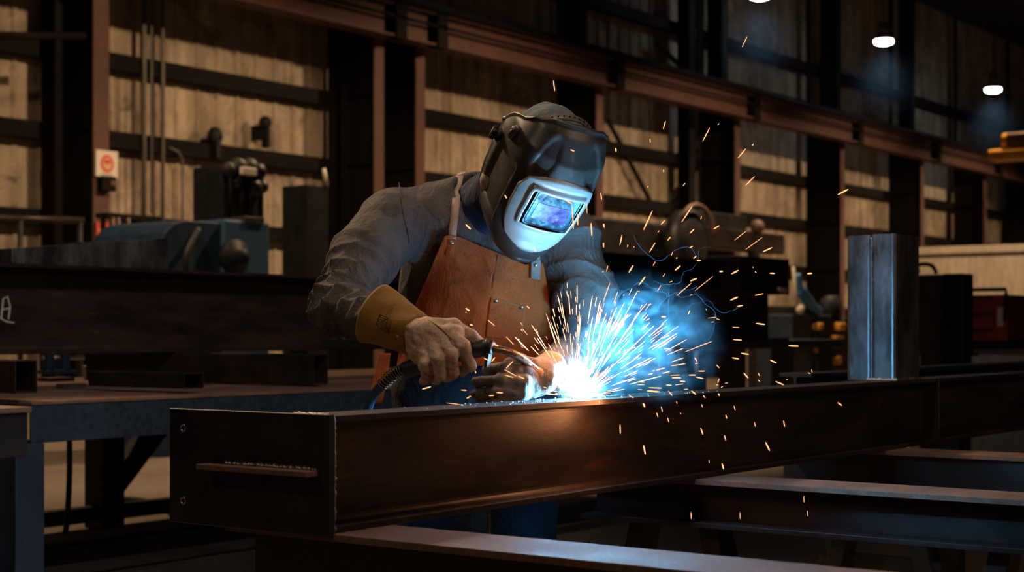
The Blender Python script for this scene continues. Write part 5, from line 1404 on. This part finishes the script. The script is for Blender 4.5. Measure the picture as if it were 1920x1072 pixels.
q = PY(1420, 425, Ym-.2); MB().ball(q, .11, 12, 8).build('counterweight', M['lamp_shade'], t, smooth=True)
q = PY(1416, 440, Ym-.2); MB().box((q.x-.06, q.y-.05, 0), (q.x+.06, q.y+.1, q.z)).build('stand', M['mill_dark'], t)
# blue robot-like welder unit with yellow valves
Yr = 9.4
t = thing('gas_station', 'blue and yellow pipe manifold left of the upright steel tube', 'machine', PY(1510, 620, Yr))
q1, q2, q3, q4 = PY(1494, 515, Yr), PY(1502, 545, Yr), PY(1520, 570, Yr), PY(1536, 585, Yr)
MB().tube(smoothpath([q1, q2, q3, q4]), [.05]*8+[.075]*8+[.06]*8+[.05], 12).build('blue_arm', plain('bright blue paint', (.02,.14,.32), .5), t, smooth=True)
MB().tube([PY(1487, 500, Yr-.05), PY(1491, 540, Yr-.05), PY(1496, 572, Yr-.05)], .022, 8).build('pale_hose', M['white_paint'], t, smooth=True)
q = PY(1500, 580, Yr-.06); MB().ball(q, (.07,.05,.06), 12, 8).build('valve_cluster', M['white_paint'], t, smooth=True)
lo, hi = pbox(1486, 590, 1560, 700, Yr, .5, 0); MB().box(lo, hi).build('base_cabinet', M['navy_paint'], t, bevel=.02)
q = PY(1545, 580, Yr+.3); MB().lathe([(.0,0),(.17,0),(.2,.04),(.2,.2),(.0,.24)], Matrix.Translation(q) @ Matrix.Rotation(math.pi/2, 4, 'X'), 24).build('reel', M['black'], t, smooth=True)
for px, py, rx, rz in ((1535,612,.07,.05),(1576,612,.10,.055),(1570,632,.13,.02),(1535,655,.06,.05),(1570,675,.07,.06)):
    q = PY(px, py, Yr-.08); MB().box((q.x-rx, q.y-.05, q.z-rz), (q.x+rx, q.y+.06, q.z+rz)).build('yellow_valve', M['yellow'], t, bevel=min(rx,rz)*.5)
MB().box((PY(1528,640,Yr).x, Yr-.04, PY(1528,700,Yr).z), (PY(1588,640,Yr).x, Yr+.4, PY(1588,600,Yr).z)).build('valve_board', M['black'], t)
# rack of dark plates right of the upright tube
Xr = 13.2
def xbox(px0, py0, px1, py1, X, thick, bottom=None):
    a, b = PX(px0, py1, X), PX(px1, py0, X); return (X, b.y, a.z if bottom is None else bottom), (X+thick, a.y, b.z)
for k, (p0, t0, p1, lab) in enumerate(((1716, 514, 1764, 'left dark steel plate leaning right beside the upright tube'), (1768, 512, 1806, 'right dark steel plate, between the upright tube and the red cabinet'))):
    lo, hi = xbox(p0, t0, p1, 680, Xr+k*.3, .25, 0)
    t = thing('steel_plate', lab, 'steel plate', lo); MB().box(lo, hi).build('sheet', M['mill'], t, bevel=.005)
    if k == 0:
        a, b = PX(1722, 512, Xr), PX(1756, 512, Xr); MB().tube(smoothpath([a, a+Vector((0,0,.07)), b+Vector((0,.05,.07)), b]), .018, 8).build('handle', M['mill_dark'], t, smooth=True)
    MB().box((lo[0]-.02, lo[1]+.02, 0), (lo[0], lo[1]+.05, hi[2]-.03)).build('edge_bar', M['mill_dark'], t)
# red cabinet
lo, hi = xbox(1811, 552, 1890, 637, 15.0, .6)
t = thing('tool_cabinet', 'red tool cabinet on a dark base by the right edge', 'cabinet', (15, (lo[1]+hi[1])/2, 0))
MB().box(lo, hi).build('body', M['red'], t, bevel=.01)
MB().box((15.02, lo[1]+.01, .12), (15.58, hi[1]-.01, lo[2])).build('base', M['black'], t, bevel=.01)
a = Vector((15.0, hi[1]-.02, hi[2])); b = Vector((15.0, lo[1]+.02, hi[2]))
MB().tube([a, a+Vector((0,0,.05)), b+Vector((0,0,.05)), b, b-Vector((.03,0,.25))], .02, 8).build('push_rail', M['mill_dark'], t, smooth=True)
MB().box((14.985, lo[1]+.04, hi[2]-.30), (15.0, lo[1]+.10, hi[2]-.12)).build('label_plate', M['white_paint'], t)
for k in range(3): MB().box((14.988, lo[1]+.15, lo[2]+.08+k*.16), (15.0, hi[1]-.06, lo[2]+.10+k*.16)).build('drawer_handle', M['black'], t)
for yy in (lo[1]+.06, hi[1]-.06):
    for xx in (15.08, 15.5): MB().lathe([(.06,-.02),(.06,.02)], Matrix.Translation((xx, yy, .06)) @ Matrix.Rotation(math.pi/2, 4, 'Y'), 16).build('wheel', M['black'], t, smooth=True)
# pale crate and bench at the right edge
lo, hi = xbox(1834, 656, 1990, 680, 12.0, .8, .0)
t = thing('pale_crate', 'low pale crate behind the beams at the right edge', 'crate', lo); MB().box(lo, (hi[0], hi[1], hi[2]-.03)).build('box', M['partition'], t, bevel=.01)
MB().box((lo[0]-.03, lo[1]-.03, hi[2]-.03), (hi[0]+.03, hi[1]+.03, hi[2])).build('lid', M['lamp_shade'], t, bevel=.005)
for k in range(3): MB().box((lo[0]-.02, lo[1]+.1+k*.5, .02), (lo[0], lo[1]+.18+k*.5, hi[2]-.05)).build('batten', M['partition'], t)
lo, hi = xbox(1909, 578, 1960, 640, 16.0, .5, .0)
t = thing('bin', 'dark tall bin cut by the right edge beside the red cabinet', 'bin', lo); MB().box(lo, (hi[0], hi[1], hi[2]-.05)).build('body', M['navy_paint'], t, bevel=.02)
MB().box((lo[0]-.02, lo[1]-.02, hi[2]-.05), (hi[0]+.02, hi[1]+.02, hi[2])).build('lid', M['navy_paint'], t, bevel=.01)
